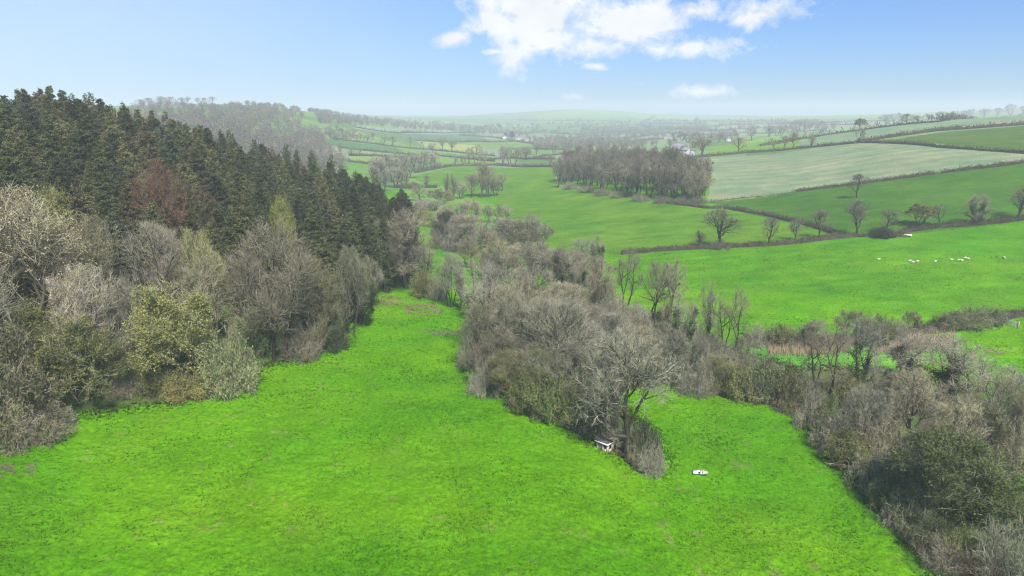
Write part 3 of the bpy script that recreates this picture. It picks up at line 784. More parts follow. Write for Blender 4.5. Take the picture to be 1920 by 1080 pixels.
# ------------------------------------------------------------------ far woods that read as one mass
def build_far_wood():
    rng = np.random.default_rng(77)
    mb = MB()
    regs = [([(225, 208), (300, 196), (420, 205), (500, 215), (560, 232), (600, 250), (625, 290), (600, 330), (540, 325), (430, 290), (330, 262), (260, 235)], 900, 11),
            ([(425, 200), (500, 194), (560, 203), (570, 225), (500, 220)], 120, 10), ([(575, 199), (630, 206), (628, 212), (580, 206)], 60, 9),
            ([(590, 214), (700, 224), (800, 236), (860, 246), (780, 243), (680, 235), (600, 232)], 260, 10), ([(760, 226), (900, 240), (1000, 254), (960, 258), (840, 246)], 130, 10),
            ([(985, 262), (1080, 258), (1180, 264), (1240, 274), (1180, 284), (1060, 284), (1000, 280)], 230, 10), ([(1100, 252), (1250, 252), (1250, 258), (1110, 258)], 70, 9), ([(880, 236), (1200, 226), (1520, 226), (1560, 236), (1400, 246), (1000, 250)], 240, 9),
            ([(560, 292), (640, 298), (650, 330), (600, 330)], 40, 11), ([(600, 250), (640, 243), (690, 262), (660, 268), (620, 262)], 40, 9)]
    for poly, n, hh in regs:
        p = np.array(poly, float); lo, hi = p.min(0), p.max(0)
        got = 0
        while got < n:
            u, v = rng.uniform(lo[0], hi[0]), rng.uniform(lo[1], hi[1])
            if not in_poly(np.array([u]), np.array([v]), poly)[0]: continue
            got += 1
            g = gp(u, v); d = math.hypot(g[0], g[1])
            if d > 4200 or d < 480: continue
            h = hh * rng.uniform(0.75, 1.35); r = h * rng.uniform(0.36, 0.5)
            m = 190
            D = norm(rng.normal(size=(m, 3))) * (rng.uniform(0, 1, (m, 1)) ** 0.4)
            C = g + np.array([0, 0, h * 0.58]) + D * np.array([r, r, h * 0.42])
            col = np.array([(0.19, 0.155, 0.125), (0.17, 0.14, 0.12), (0.16, 0.15, 0.10), (0.20, 0.16, 0.14), (0.12, 0.13, 0.08)][rng.integers(5)]) * rng.uniform(0.8, 1.2)
            cards(mb, C, 0.36 + d * 0.0002, rng, c=np.tile(col, (m, 1)), asp=0.45)
            T = np.stack([g + rng.normal(size=(4, 3)) * np.array([1.2, 1.2, 0]), g + rng.normal(size=(4, 3)) * np.array([2, 2, 0.5]) + np.array([0, 0, h * 0.7])], 1)
            ribbons(mb, T, np.full((4, 2), 0.2), rng, c=np.tile(col * 0.6, (4, 1)))
    o = link('far_woodland', mb.mesh('far_woodland', [M_HEDGE], color=True))
    tag(o, 'hazy grey brown woodland massed along the far valley ridges', 'woodland', kind='stuff')

# ------------------------------------------------------------------ dry reeds
def reeds(pts, n, label):
    rng = np.random.default_rng(n)
    poly = W(pts); p = np.array(poly); lo, hi = p.min(0), p.max(0)
    q = rng.uniform(lo, hi, (n * 6, 2)); q = q[in_poly(q[:, 0], q[:, 1], poly)][:n]
    z = ground_z(q[:, 0], q[:, 1])
    A = np.stack([q[:, 0], q[:, 1], z], 1)
    B = A + rng.normal(size=A.shape) * np.array([0.25, 0.25, 0.1]) + np.array([0, 0, 1.5]) * rng.uniform(0.7, 1.2, (len(A), 1))
    mb = MB()
    c = np.array((0.36, 0.26, 0.19)) * rng.uniform(0.7, 1.25, (len(A), 1))
    ribbons(mb, np.stack([A, B], 1), np.tile([0.05, 0.02], (len(A), 1)), rng, c=c)
    o = link('reed_bed', mb.mesh('reed_bed', [M_HEDGE], color=True))
    tag(o, label, 'reeds', kind='stuff')
# ------------------------------------------------------------------ built things
M_WHITE = mat_flat('white_paint', (0.75, 0.74, 0.71), 0.5, 0.12, 4)
M_CREAM = mat_flat('cream_gelcoat', (0.52, 0.45, 0.41), 0.35, 0.12, 3)
M_DARK = mat_flat('dark_gap', (0.04, 0.035, 0.03), 0.9, 0.2, 3)
M_BLOCK = mat_flat('weathered_block', (0.46, 0.36, 0.31), 0.9, 0.35, 2.5)
M_ROOFFELT = mat_flat('mossy_felt', (0.075, 0.07, 0.055), 0.95, 0.5, 3)
M_STONE = mat_flat('pale_stone', (0.42, 0.40, 0.35), 0.9, 0.4, 2)
M_WOOD = mat_flat('grey_wood', (0.34, 0.29, 0.25), 0.85, 0.3, 6)
M_SLATE = mat_flat('slate', (0.19, 0.18, 0.20), 0.8, 0.25, 1)
M_RENDER = mat_flat('pale_render', (0.52, 0.50, 0.47), 0.85, 0.1, 1)
M_HSTONE = mat_flat('house_stone', (0.36, 0.32, 0.29), 0.9, 0.25, 1)
M_GLASS = mat_flat('window_glass', (0.03, 0.035, 0.04), 0.1, 0.1, 1, 0.5)
M_WOOL = mat_flat('wool', (0.52, 0.485, 0.41), 0.95, 0.12, 8)

def facing(p):
    """rotation that turns an object's -Y side toward the valley viewpoint at the origin"""
    return math.atan2(-p[0], p[1])

def part(name, mb, mats, parent, smooth=False, label=None):
    o = link(name, mb.mesh(name, mats if isinstance(mats, list) else [mats], smooth), parent)
    if label: o['label'] = label
    return o

def build_hut():
    p = gp(1134, 843)
    d = math.hypot(p[0], p[1])
    s = 33 * project(p)[2] / F / 3.3
    t = link('hut', None, None, tuple(p), facing(p) + math.radians(-33), (s, s, s))
    tag(t, 'small flat roofed block hut with white fascia tucked under the big bare tree', 'hut')
    w = MB()
    # walls with a doorway in the front and a window opening at the side
    x0, x1, y0, y1, h, th = -1.25, 1.25, -1.0, 1.0, 1.75, 0.14
    for a, b, zz0, zz1 in ((x0, -0.85, 0, h), (-0.15, 0.35, 0, h), (0.95, x1, 0, h), (-0.85, -0.15, 1.5, h), (0.35, 0.95, 0, 0.7), (0.35, 0.95, 1.4, h)):
        box(w, a, b, y0, y0 + th, zz0 - (0.3 if zz0 == 0 else 0), zz1)
    box(w, x0, x1, y1 - th, y1, -0.3, h)
    box(w, x0, x0 + th, y0 + th, y1 - th, -0.3, h)
    for a, b, zz0, zz1 in ((y0 + th, -0.45, 0, h), (0.35, y1 - th, 0, h), (-0.45, 0.35, 0, 0.55), (-0.45, 0.35, 1.45, h)):
        box(w, x1 - th, x1, a, b, zz0 - (0.3 if zz0 == 0 else 0), zz1)
    part('wall', w, M_BLOCK, t)
    r = MB(); box(r, x0 - 0.2, x1 + 0.2, y0 - 0.25, y1 + 0.2, h + 0.002, h + 0.14); rf = part('roof', r, M_ROOFFELT, t)
    f = MB()
    box(f, x0 - 0.24, x1 + 0.24, y0 - 0.30, y0 - 0.252, h - 0.06, h + 0.2)
    box(f, x1 + 0.203, x1 + 0.25, y0 - 0.25, y1 + 0.22, h - 0.06, h + 0.2)
    part('fascia', f, M_WHITE, t)
    dr = MB(); box(dr, -0.84, -0.16, y0 + 0.09, y0 + 0.13, -0.05, 1.49)
    for k in range(4): box(dr, -0.83 + k * 0.17, -0.70 + k * 0.17, y0 + 0.07, y0 + 0.088, 0.0, 1.46)
    part('door', dr, M_WOOD, t)
    wi = MB(); box(wi, 0.36, 0.94, y0 + 0.05, y0 + 0.07, 0.71, 1.39); part('window', wi, M_GLASS, t)

def build_boat():
    p = gp(1313, 889)
    s = 28 * project(p)[2] / F / 3.0
    t = link('boat', None, None, tuple(p + np.array([0, 0, 0.02])), facing(p) + math.radians(6), (s, s, s))
    tag(t, 'small white and cream dinghy lying on the bright grass', 'boat')
    n = 15
    xs = np.linspace(-1.5, 1.5, n)
    beam = np.array([0.80 if x < 0.1 else 0.80 * math.sqrt(max(0, 1 - ((x - 0.1) / 1.42) ** 2)) for x in xs])
    sheer = 0.42 + 0.12 * np.clip((xs + 0.2) / 1.7, 0, 1) ** 2
    ang = np.linspace(-1, 1, 9)
    def shell(shrink, lift):
        V = []
        for x, b, sh in zip(xs, beam, sheer):
            for a in ang:
                yy = (b * shrink) * math.sin(a * 1.5708)
                V.append((x * (1 if shrink == 1 else 0.975), yy, lift + (sh - lift) * (1 - math.cos(a * 1.5708)) ** 0.75))
        return V
    hull = MB()
    idx = np.arange(n * 9).reshape(n, 9)
    q = np.stack([idx[:-1, :-1], idx[1:, :-1], idx[1:, 1:], idx[:-1, 1:]], -1).reshape(-1, 4)
    o_ = shell(1.0, 0.0); i_ = shell(0.93, 0.06)
    hull.add(o_, q); hull.add(i_, q[:, ::-1], m=1)
    a, b = idx[:, 0], idx[:, 8]
    N = n * 9
    rim = [(a[k], a[k + 1], a[k + 1] + N, a[k] + N) for k in range(n - 1)] + [(b[k], b[k] + N, b[k + 1] + N, b[k + 1]) for k in range(n - 1)]
    hull.q.append(np.array(rim)); hull.qm.append(np.zeros(len(rim)))
    tr = [(idx[0, k], idx[0, k + 1], idx[0, 7 - k], idx[0, 8 - k]) for k in range(4)]
    hull.q.append(np.array(tr)); hull.qm.append(np.zeros(4))
    part('hull', hull, [M_CREAM, M_WHITE], t, True)
    dk = MB()
    V = []
    for x, bb, sh in zip(xs, beam, sheer):
        if x > 0.35:
            V += [(x, -bb * 0.94, sh + 0.012), (x, 0, sh + 0.05), (x, bb * 0.94, sh + 0.012)]
    k = len(V) // 3
    ii = np.arange(k * 3).reshape(k, 3)
    dk.add(V, np.stack([ii[:-1, :-1], ii[1:, :-1], ii[1:, 1:], ii[:-1, 1:]], -1).reshape(-1, 4))
    part('foredeck', dk, M_CREAM, t, True)
    st = MB(); box(st, 0.0, 0.3, -0.73, 0.73, 0.34, 0.4); part('thwart', st, M_WHITE, t)
    st = MB(); box(st, -1.46, -0.45, -0.72, 0.72, 0.36, 0.42); part('stern_cover', st, M_WHITE, t)
    st = MB(); box(st, -0.38, -0.06, -0.55, 0.55, 0.2, 0.23); part('footwell', st, M_DARK, t)

def build_trough():
    p = gp(1702, 444)
    s = 13 * project(p)[2] / F / 2.6
    t = link('feed_trough', None, None, tuple(p), facing(p) + 0.12, (s, s, s))
    tag(t, 'pale low feed trough on legs beside the dark hedge bush', 'trough')
    b = MB()
    box(b, -1.3, 1.3, -0.5, -0.44, 0.45, 0.95); box(b, -1.3, 1.3, 0.44, 0.5, 0.45, 0.95)
    box(b, -1.3, -1.24, -0.437, 0.437, 0.45, 0.95); box(b, 1.24, 1.3, -0.437, 0.437, 0.45, 0.95); box(b, -1.24, 1.24, -0.437, 0.437, 0.5, 0.6)
    part('basin', b, M_WHITE, t)
    for x in (-1.15, 1.15):
        for y in (-0.4, 0.4):
            l = MB(); box(l, x - 0.06, x + 0.06, y - 0.06, y + 0.06, -0.2, 0.447); part('leg', l, M_WOOD, t)

def build_gate():
    p = gp(1890, 611)
    s = 34 * project(p)[2] / F / 3.6
    t = link('field_gate', None, None, tuple(p), facing(p) + math.radians(-28), (s, s, s))
    tag(t, 'grey wooden field gate standing beside the hedge end', 'gate')
    for x in (-1.85, 1.85):
        q = MB(); box(q, x - 0.09, x + 0.09, -0.09, 0.09, -0.4, 1.35); part('post', q, M_WOOD, t)
    for k in range(5):
        q = MB(); box(q, -1.74, 1.74, -0.03, 0.03, 0.2 + k * 0.22, 0.33 + k * 0.22); part('rail', q, M_WOOD, t)
    q = MB(); q.add([(-1.7, -0.05, 0.2), (-1.55, -0.05, 0.2), (1.7, -0.05, 1.2), (1.55, -0.05, 1.2), (-1.7, -0.034, 0.2), (-1.55, -0.034, 0.2), (1.7, -0.034, 1.2), (1.55, -0.034, 1.2)],
                    [(0, 1, 2, 3), (7, 6, 5, 4), (0, 4, 5, 1), (3, 2, 6, 7), (1, 5, 6, 2), (0, 3, 7, 4)]); part('brace', q, M_WOOD, t)

def build_stone_wall():
    rng = np.random.default_rng(3)
    A, B = gp(1062, 803), gp(1114, 822)
    m = MB()
    n = 26
    d = norm(B - A); sd = np.array([d[1], -d[0], 0])
    for k in range(n):
        for lay in range(2):
            c = A + (B - A) * ((k + 0.5 * lay + rng.uniform(-0.1, 0.1)) / n); c = np.array([c[0], c[1], float(ground_z(c[0], c[1])) + 0.16 + 0.26 * lay])
            L = np.linalg.norm(B - A) / n * 0.46; hw, hz = rng.uniform(0.17, 0.26), rng.uniform(0.11, 0.14)
            V = [c + d * (sx * L * rng.uniform(0.8, 1)) + sd * (sy * hw * rng.uniform(0.8, 1)) + np.array([0, 0, sz * hz * rng.uniform(0.8, 1)]) for sz in (-1, 1) for sx, sy in ((-1, -1), (1, -1), (1, 1), (-1, 1))]
            m.add(V, BOXQ)
    o = link('stone_wall', m.mesh('stone_wall', [M_STONE]))
    tag(o, 'short low line of pale stones running to the hut under the bushes', 'wall')

def house(u, v, wpx, depth, h, wall, roofm, label, turn=0.0, nwin=3, name='house', group=None, chim=True):
    p = gp(u, v)
    w = wpx * project(p)[2] / F
    t = link(name, None, None, tuple(p), facing(p) + turn)
    tag(t, label, 'house' if name != 'barn' else 'barn', group)
    x, d, rh = w / 2, depth / 2, depth * 0.42
    m = MB(); box(m, -x, x, -d, d, -2.0, h)
    m.add([(-x + 0.002, -d + 0.01, h + 0.002), (-x + 0.002, d - 0.01, h + 0.002), (-x + 0.002, 0, h + rh - 0.05), (x - 0.002, -d + 0.01, h + 0.002), (x - 0.002, d - 0.01, h + 0.002), (x - 0.002, 0, h + rh - 0.05)], None, [(0, 2, 1), (3, 4, 5)])
    part('wall', m, wall, t)
    r = MB(); e = 0.35
    for sy in (-1, 1):
        a = [(-x - e, sy * (d + e), h - 0.05), (x + e, sy * (d + e), h - 0.05), (x + e, 0, h + rh), (-x - e, 0, h + rh)]
        bq = [(q[0], q[1], q[2] + 0.18) for q in a]
        r.add(a + bq, BOXQ)
    rf = part('roof', r, roofm, t)
    if chim:
        c = MB(); box(c, x * 0.7 - 0.5, x * 0.7 + 0.5, -0.4, 0.4, h + rh - 0.6, h + rh + 1.3); part('chimney', c, M_HSTONE, rf)
    for k in range(nwin):
        cx = -x + (k + 0.5) * 2 * x / nwin
        for zz in ((1.0, 3.4) if h > 4 else (1.0,)):
            q = MB(); box(q, cx - 0.5, cx + 0.5, -d - 0.05, -d - 0.004, zz, zz + 1.2); part('window', q, M_GLASS, t)
    return t

def build_sheep_mesh():
    V = [(0, 0, 0.62), (0.32, 0, 0.64), (-0.35, 0, 0.63), (-0.55, 0, 0.6), (0.52, 0, 0.72), (0.68, 0, 0.84), (0.86, 0, 0.74)]
    E = [(0, 1), (0, 2), (2, 3), (1, 4), (4, 5), (5, 6)]
    Rd = [0.31, 0.29, 0.30, 0.2, 0.17, 0.12, 0.07]
    for bx, pi in ((0.32, 1), (-0.35, 2)):
        for sy in (-1, 1):
            i = len(V)
            V += [(bx, sy * 0.15, 0.42), (bx - (0.05 if pi == 2 else 0.0), sy * 0.16, 0.22), (bx, sy * 0.16, -0.03)]
            E += [(pi, i), (i, i + 1), (i + 1, i + 2)]; Rd += [0.09, 0.05, 0.045]
    i = len(V)
    V += [(0.69, 0.13, 0.9), (0.69, -0.13, 0.9)]; E += [(5, i), (5, i + 1)]; Rd += [0.04, 0.04]
    me = bpy.data.meshes.new('sheep_rig'); me.from_pydata(V, E, [])
    o = bpy.data.objects.new('sheep_rig', me); COL.objects.link(o)
    md = o.modifiers.new('s', 'SKIN')
    for k, r in enumerate(Rd):
        me.skin_vertices[0].data[k].radius = (r, r)
    me.skin_vertices[0].data[0].use_root = True
    sb = o.modifiers.new('d', 'SUBSURF'); sb.levels = 2
    dg = bpy.context.evaluated_depsgraph_get()
    out_ = bpy.data.meshes.new_from_object(o.evaluated_get(dg))
    out_.name = 'sheep'
    bpy.data.objects.remove(o); bpy.data.meshes.remove(me)
    out_.materials.clear(); out_.materials.append(M_WOOL)
    for pl in out_.polygons: pl.use_smooth = True
    return out_

def build_sheep():
    me = build_sheep_mesh()
    L = [(1647, 488.5, 0.2, 'lone white sheep standing well apart below the trough'), (1705, 491.5, 0.1, 'white sheep just behind the touching pair on the pasture'), (1712, 493.5, 2.9, 'white sheep in the touching pair, the one with its side nearer the lone trough sheep'),
         (1719.5, 492.5, 0.2, 'white sheep in the touching pair, the one nearer the middle sheep'), (1753, 492.5, 0.3, 'white sheep alone between the trio and the cluster of five'), (1784.5, 489.5, 2.8, 'white sheep leading the cluster of five'),
         (1797, 490, 0.1, 'long looking white sheep second in the cluster of five'), (1803.5, 490.5, 3.0, 'white sheep lowest in the cluster of five'), (1809, 486, 0.2, 'small white sheep highest in the cluster of five'),
         (1815, 487.5, 2.5, 'white sheep at the upper end of the cluster of five'), (1883, 485.5, 1.4, 'lone white sheep far out on the open pasture beyond the cluster')]
    for u, v, a, lab in L:
        p = gp(u, v)
        o = link('sheep', me, None, tuple(p), a, (0.92, 0.92, 0.92))
        tag(o, lab, 'sheep', 'sheep grazing on the pasture')
# ------------------------------------------------------------------ planting
def P_(rows):
    for r in rows:
        u, vb, vt, kind, tint, leaf, w, lab = r[:8]
        if kind.rstrip('0123456789') in ('ash', 'multi', 'haze', 'bud'): w *= 1.08
        plant_px(u, vb, vt, kind, tint, leaf, w, lab, r[8] if len(r) > 8 else None)

def plant_all():
    G1 = 'trees along the front of the wood'
    P_([
     # --- front of the left wood
     (38, 668, 345, 'haze0', 'beige', 'beige', 225, 'tallest pale beige budding tree where the wood front meets the picture edge', G1),
     (118, 600, 352, 'bud', 'olive', 'yellow', 90, 'yellow green leafing tree peeping out behind the tallest beige tree', G1),
     (15, 785, 610, 'leafy', 'brown', (0.15, 0.145, 0.07), 160, 'big brown scrub dome under the tallest beige tree', G1),
     (-30, 730, 480, 'ash', 'grey', 'olive', 150, 'grey bare tree cut by the picture edge behind the brown scrub', G1),
     (95, 735, 560, 'bud', 'brown', 'olive', 110, 'dull olive leafing tree between the brown scrub and the bushy olive tree', G1),
     (165, 760, 585, 'bud', 'olive', (0.16, 0.165, 0.06), 125, 'bushy olive tree low at the edge of the wood', G1),
     (128, 590, 425, 'oak', 'pink', 'olive', 80, 'small pinkish bare tree in front of the dark conifers', G1),
     (205, 660, 402, 'haze', 'tan', 'beige', 110, 'tall tan tree with a rounded top behind the pale budding tree', G1),
     (192, 735, 492, 'haze', 'pale', 'beige', 110, 'pale cream budding tree between the olive tree and the yellow one', G1),
     (298, 640, 412, 'ash', 'pink', 'olive', 105, 'pinkish grey bare tree rising behind the yellow leafing tree', G1),
     (250, 690, 520, 'multi', 'grey', 'olive', 80, 'grey multi stemmed tree squeezed between the pale budding tree and the yellow one', G1),
     (380, 650, 430, 'haze', 'olive', 'yellow', 95, 'olive tree with yellowish tips below the copper red tree', G1),
     (412, 668, 478, 'haze', 'beige', 'sage', 95, 'pale sage tree behind the willow bush', G1),
     (332, 728, 535, 'bud0', 'olive', (0.25, 0.25, 0.085), 140, 'bright yellow leafing tree at the edge of the wood', G1),
     (282, 735, 640, 'leafy', 'brown', 'olive', 70, 'low olive bush at the foot of the yellow leafing tree', G1),
     (432, 736, 615, 'leafy0', 'olive', 'sage', 95, 'pale sage green willow bush at the corner of the wood', G1),
     (525, 672, 415, 'multi', 'brown', 'olive', 150, 'broad brown many stemmed bare tree between the willow bush and the wood point', G1),
     (490, 668, 560, 'leafy', 'brown', (0.09, 0.15, 0.04), 60, 'green leaved bush under the broad many stemmed bare tree', G1),
     (600, 662, 485, 'haze', 'brown', 'olive', 80, 'brownish olive tree beside the broad many stemmed bare tree', G1),
     (565, 672, 590, 'shrub', 'brown', 'olive', 75, 'brown thicket under the broad many stemmed bare tree', G1),
     (660, 625, 462, 'haze', 'grey', 'olive', 62, 'pale lichen grey tree leaning out over the point of the wood', G1),
     (625, 655, 600, 'leafy', 'dark', 'dkgreen', 55, 'dark evergreen bush low at the point of the wood', G1),
     (672, 608, 530, 'bud', 'dark', 'dkgreen', 55, 'dark green leafy tree low at the point of the wood', G1),
     (690, 575, 480, 'haze', 'grey', 'olive', 60, 'small grey tree at the far corner of the point of the wood', G1),
     (345, 560, 296, 'oak1', 'red', 'rust', 130, 'copper red bare tree standing among the dark conifers'),
     (275, 470, 350, 'slim', 'tan', 'yellow', 50, 'thin tan sapling among the conifers beside the copper red tree'),
     (541, 560, 370, 'bud1', 'olive', (0.22, 0.25, 0.05), 45, 'thin yellow green sapling against the dark conifers'),
     (130, 470, 355, 'haze', 'tan', 'yellow', 70, 'tan tree with yellow leaves deep among the conifers'),
     (468, 610, 470, 'oak', 'brown', 'olive', 70, 'small brown bare tree behind the broad many stemmed one', G1),
     (762, 540, 390, 'oak2', 'brown', 'olive', 125, 'broad dark bare tree with pinkish twigs at the end of the wood'),
     (800, 545, 455, 'gnarl0', 'brown', 'olive', 75, 'dark tree spreading its limbs low over bright grass at the end of the wood'),
     (725, 548, 430, 'slim', 'brown', 'olive', 60, 'dark slim bare tree at the end of the wood'),
     (60, 818, 762, 'bramble', 'brown', 'olive', 130, 'brown bramble bank low at the corner of the meadow'),
     (-10, 822, 735, 'bramble', 'brown', 'olive', 140, 'brown bramble heap below the brown scrub dome'),
     (112, 795, 755, 'bramble', 'grey', 'olive', 60, 'grey outlying bramble nearest the bushy olive tree'),
     (225, 745, 690, 'shrub', 'brown', 'olive', 60, 'small brown thicket under the pale budding tree'),
     (350, 745, 690, 'leafy', 'olive', (0.26, 0.24, 0.07), 80, 'yellowish low bush under the bright yellow leafing tree'),
    ])
    G2 = 'trees along the wood point to the stream'
    P_([
     (795, 557, 508, 'leafy', 'olive', 'olive', 50, 'small olive bush beyond the crest of the meadow', G2), (822, 562, 512, 'shrub', 'grey', 'olive', 40, 'small grey bush beyond the crest of the meadow', G2),
     (845, 576, 473, 'multi', 'grey', 'olive', 50, 'grey multi stemmed tree at the crest of the meadow', G2), (864, 580, 495, 'slim', 'grey', 'olive', 34, 'slim grey tree at the very corner of the meadow crest', G2),
     (903, 610, 478, 'gnarl0', 'grey', 'olive', 70, 'twisting bare tree seen against the bright far meadow', G2),
    ])
    G3 = 'trees in the belt that runs into the meadow'
    P_([
     (918, 665, 515, 'gnarl0', 'grey', 'olive', 115, 'twisted bare tree standing at the head of the belt', G3),
     (985, 690, 525, 'ash', 'tan', 'olive', 120, 'tan bare tree behind the twisted head of belt one', G3),
     (950, 640, 500, 'ash', 'grey', 'olive', 90, 'grey bare tree at the back of the belt', G3),
     (1040, 745, 558, 'ash1', 'grey', 'olive', 140, 'tall grey bare tree in the middle of the belt', G3),
     (1085, 740, 595, 'ash2', 'pink', 'olive', 110, 'pinkish bare tree beside the great oak', G3),
     (1010, 655, 545, 'multi', 'tan', 'olive', 90, 'tan multi stemmed tree deep in the belt', G3),
     (1172, 850, 618, 'oak0', 'grey', 'olive', 200, 'great spreading bare oak above the hut'),
     (912, 738, 668, 'shrub', 'grey', 'olive', 75, 'grey bush at the foot of the twisted head of belt tree', G3),
     (955, 752, 655, 'haze', 'olive', 'olive', 75, 'olive bushy tree on the meadow side of the belt', G3),
     (990, 768, 690, 'leafy', 'olive', (0.14, 0.175, 0.05), 85, 'olive green bush half way along the belt', G3),
     (1032, 786, 705, 'leafy', 'olive', (0.13, 0.175, 0.045), 95, 'leafy olive bush just before the stone wall', G3),
     (1068, 796, 722, 'haze', 'grey', 'olive', 85, 'grey bushy tree over the stone wall', G3),
     (1108, 815, 745, 'leafy', 'brown', 'dkgreen', 75, 'dark green bush right behind the hut', G3),
     (1152, 834, 770, 'shrub', 'grey', 'olive', 75, 'grey twiggy bush between the hut and the trunk of the great oak', G3), (1128, 822, 775, 'leafy', 'grey', 'dkgreen', 55, 'dark leafy bush roofing over the back of the hut', G3),
     (1208, 866, 790, 'leafy', 'grey', (0.06, 0.085, 0.035), 60, 'dark ivy bush under the great oak beside the hut', G3),
     (1218, 886, 830, 'shrub', 'grey', 'olive', 62, 'low brown bush at the tip of the belt', G3),
     (1196, 872, 822, 'bramble', 'brown', 'olive', 40, 'brown bramble between the hut and the tip of the belt', G3),
     (898, 700, 570, 'haze', 'grey', 'olive', 80, 'grey bushy tree at the outer head of the belt', G3), (938, 735, 612, 'multi', 'brown', 'olive', 90, 'brown multi stemmed tree on the meadow side of the belt', G3),
     (1000, 760, 645, 'haze', 'grey', 'olive', 95, 'grey green bushy tree half way along the belt', G3), (968, 705, 545, 'ivied0', 'grey', 'olive', 90, 'ivy clad tree behind the twisted head of belt one', G3), (1062, 770, 640, 'ivied0', 'grey', 'olive', 90, 'ivy clad bare tree before the stone wall', G3),
     (1128, 800, 690, 'multi', 'brown', 'olive', 80, 'brown stems crowding under the great oak above the hut', G3),
     (880, 690, 610, 'shrub', 'grey', 'olive', 50, 'grey bush at the outer head of the belt', G3),
     (1150, 700, 640, 'shrub', 'brown', 'olive', 90, 'brown thicket behind the crown of the great oak', G3),
     (1120, 690, 600, 'haze', 'grey', 'olive', 90, 'grey olive tree behind the pinkish one in the belt', G3),
    ])
    G4 = 'trees along the stream behind the belt'
    P_([
     (877, 470, 402, 'ash', 'tan', 'olive', 60, 'tan rounded bare tree beside the dark holly', G4), (840, 455, 396, 'bud', 'dark', 'dkgreen', 38, 'dark evergreen holly on the stream bank', G4),
     (850, 470, 420, 'shrub', 'grey', 'olive', 40, 'grey bush at the foot of the dark holly', G4), (905, 472, 430, 'haze', 'grey', 'olive', 50, 'grey bush tree on the stream bank before the tan rounded tree', G4),
     (930, 480, 408, 'ash', 'grey', 'olive', 70, 'grey bare tree first in the big clump by the stream', G4), (960, 480, 410, 'ash', 'brown', 'olive', 70, 'brown bare tree second in the big clump by the stream', G4),
     (990, 475, 400, 'oak', 'pink', 'olive', 70, 'pinkish bare tree third in the big clump by the stream', G4), (1010, 472, 418, 'multi', 'brown', 'olive', 50, 'brown tree at the field end of the big clump by the stream', G4),
     (940, 520, 450, 'haze', 'tan', 'olive', 70, 'tan bushy tree below the big clump by the stream', G4), (975, 520, 455, 'ash', 'tan', 'olive', 60, 'tan bare tree below the big clump by the stream', G4),
     (995, 548, 460, 'oak', 'brown', 'olive', 80, 'brown broad tree at the start of the dense stream side thicket', G4), (1030, 560, 465, 'ash', 'grey', 'olive', 75, 'grey bare tree in the dense stream side thicket', G4),
     (1065, 575, 462, 'ivied0', 'brown', 'olive', 90, 'brown ivied tree in the dense stream side thicket', G4), (1090, 535, 446, 'oak', 'grey', 'olive', 60, 'grey bare tree topping the stream side thicket', G4),
     (1116, 560, 440, 'ivied1', 'grey', 'olive', 30, 'narrow ivied tree topping the stream side thicket', G4), (1108, 590, 480, 'multi', 'tan', 'olive', 80, 'tan multi stemmed tree at the end of the stream side thicket', G4),
     (1172, 580, 465, 'gnarl0', 'brown', 'olive', 62, 'dark twisting bare tree alone against the green pasture', G4), (1140, 590, 520, 'shrub', 'grey', 'olive', 60, 'grey bush before the dark twisting tree', G4),
     (1228, 610, 488, 'oak', 'brown', 'olive', 62, 'first of two brown oaks against the green pasture, with the thicker crown', G4), (1256, 612, 487, 'oak', 'tan', 'olive', 62, 'second of two oaks against the green pasture, tan twigged', G4),
     (1275, 712, 548, 'ivied1', 'grey', 'olive', 48, 'tree with dark ivy clad trunk beside the two oaks', G4), (1322, 690, 528, 'gnarl1', 'grey', 'olive', 55, 'grey tall forked tree with some ivy beside the ivy clad trunk', G4),
     (1362, 692, 535, 'gnarl0', 'brown', 'olive', 75, 'tall dark twisting bare tree over the bend of the stream hedge', G4), (1122, 628, 585, 'leafy', 'olive', (0.2, 0.24, 0.06), 45, 'yellow green bush in the middle of the stream trees', G4),
     (1160, 640, 560, 'shrub', 'tan', 'olive', 70, 'tan twiggy bush behind the great oak', G4), (1205, 660, 590, 'shrub', 'brown', 'olive', 70, 'brown twiggy bush below the two oaks', G4),
     (1240, 690, 605, 'haze', 'grey', 'olive', 70, 'grey olive bushy tree below the two oaks', G4), (1195, 620, 560, 'shrub', 'grey', 'olive', 50, 'grey twiggy bush before the two oaks', G4),
     (1243, 668, 560, 'ivied1', 'brown', 'olive', 36, 'slim dark ivy column just before the ivy clad trunk', G4), (1085, 600, 490, 'ivied1', 'grey', 'olive', 34, 'slim ivied tree at the heart of the stream side thicket', G4),
     (1300, 700, 610, 'multi', 'grey', 'olive', 50, 'grey short tree under the tall forked one', G4), (1340, 712, 640, 'shrub', 'grey', 'olive', 60, 'grey bush at the foot of the tall dark twisting tree', G4),
     (1388, 694, 620, 'shrub', 'grey', 'olive', 55, 'grey bush where the stream hedge begins', G4),
    ])
    G5 = 'bushes along the stream hedge'
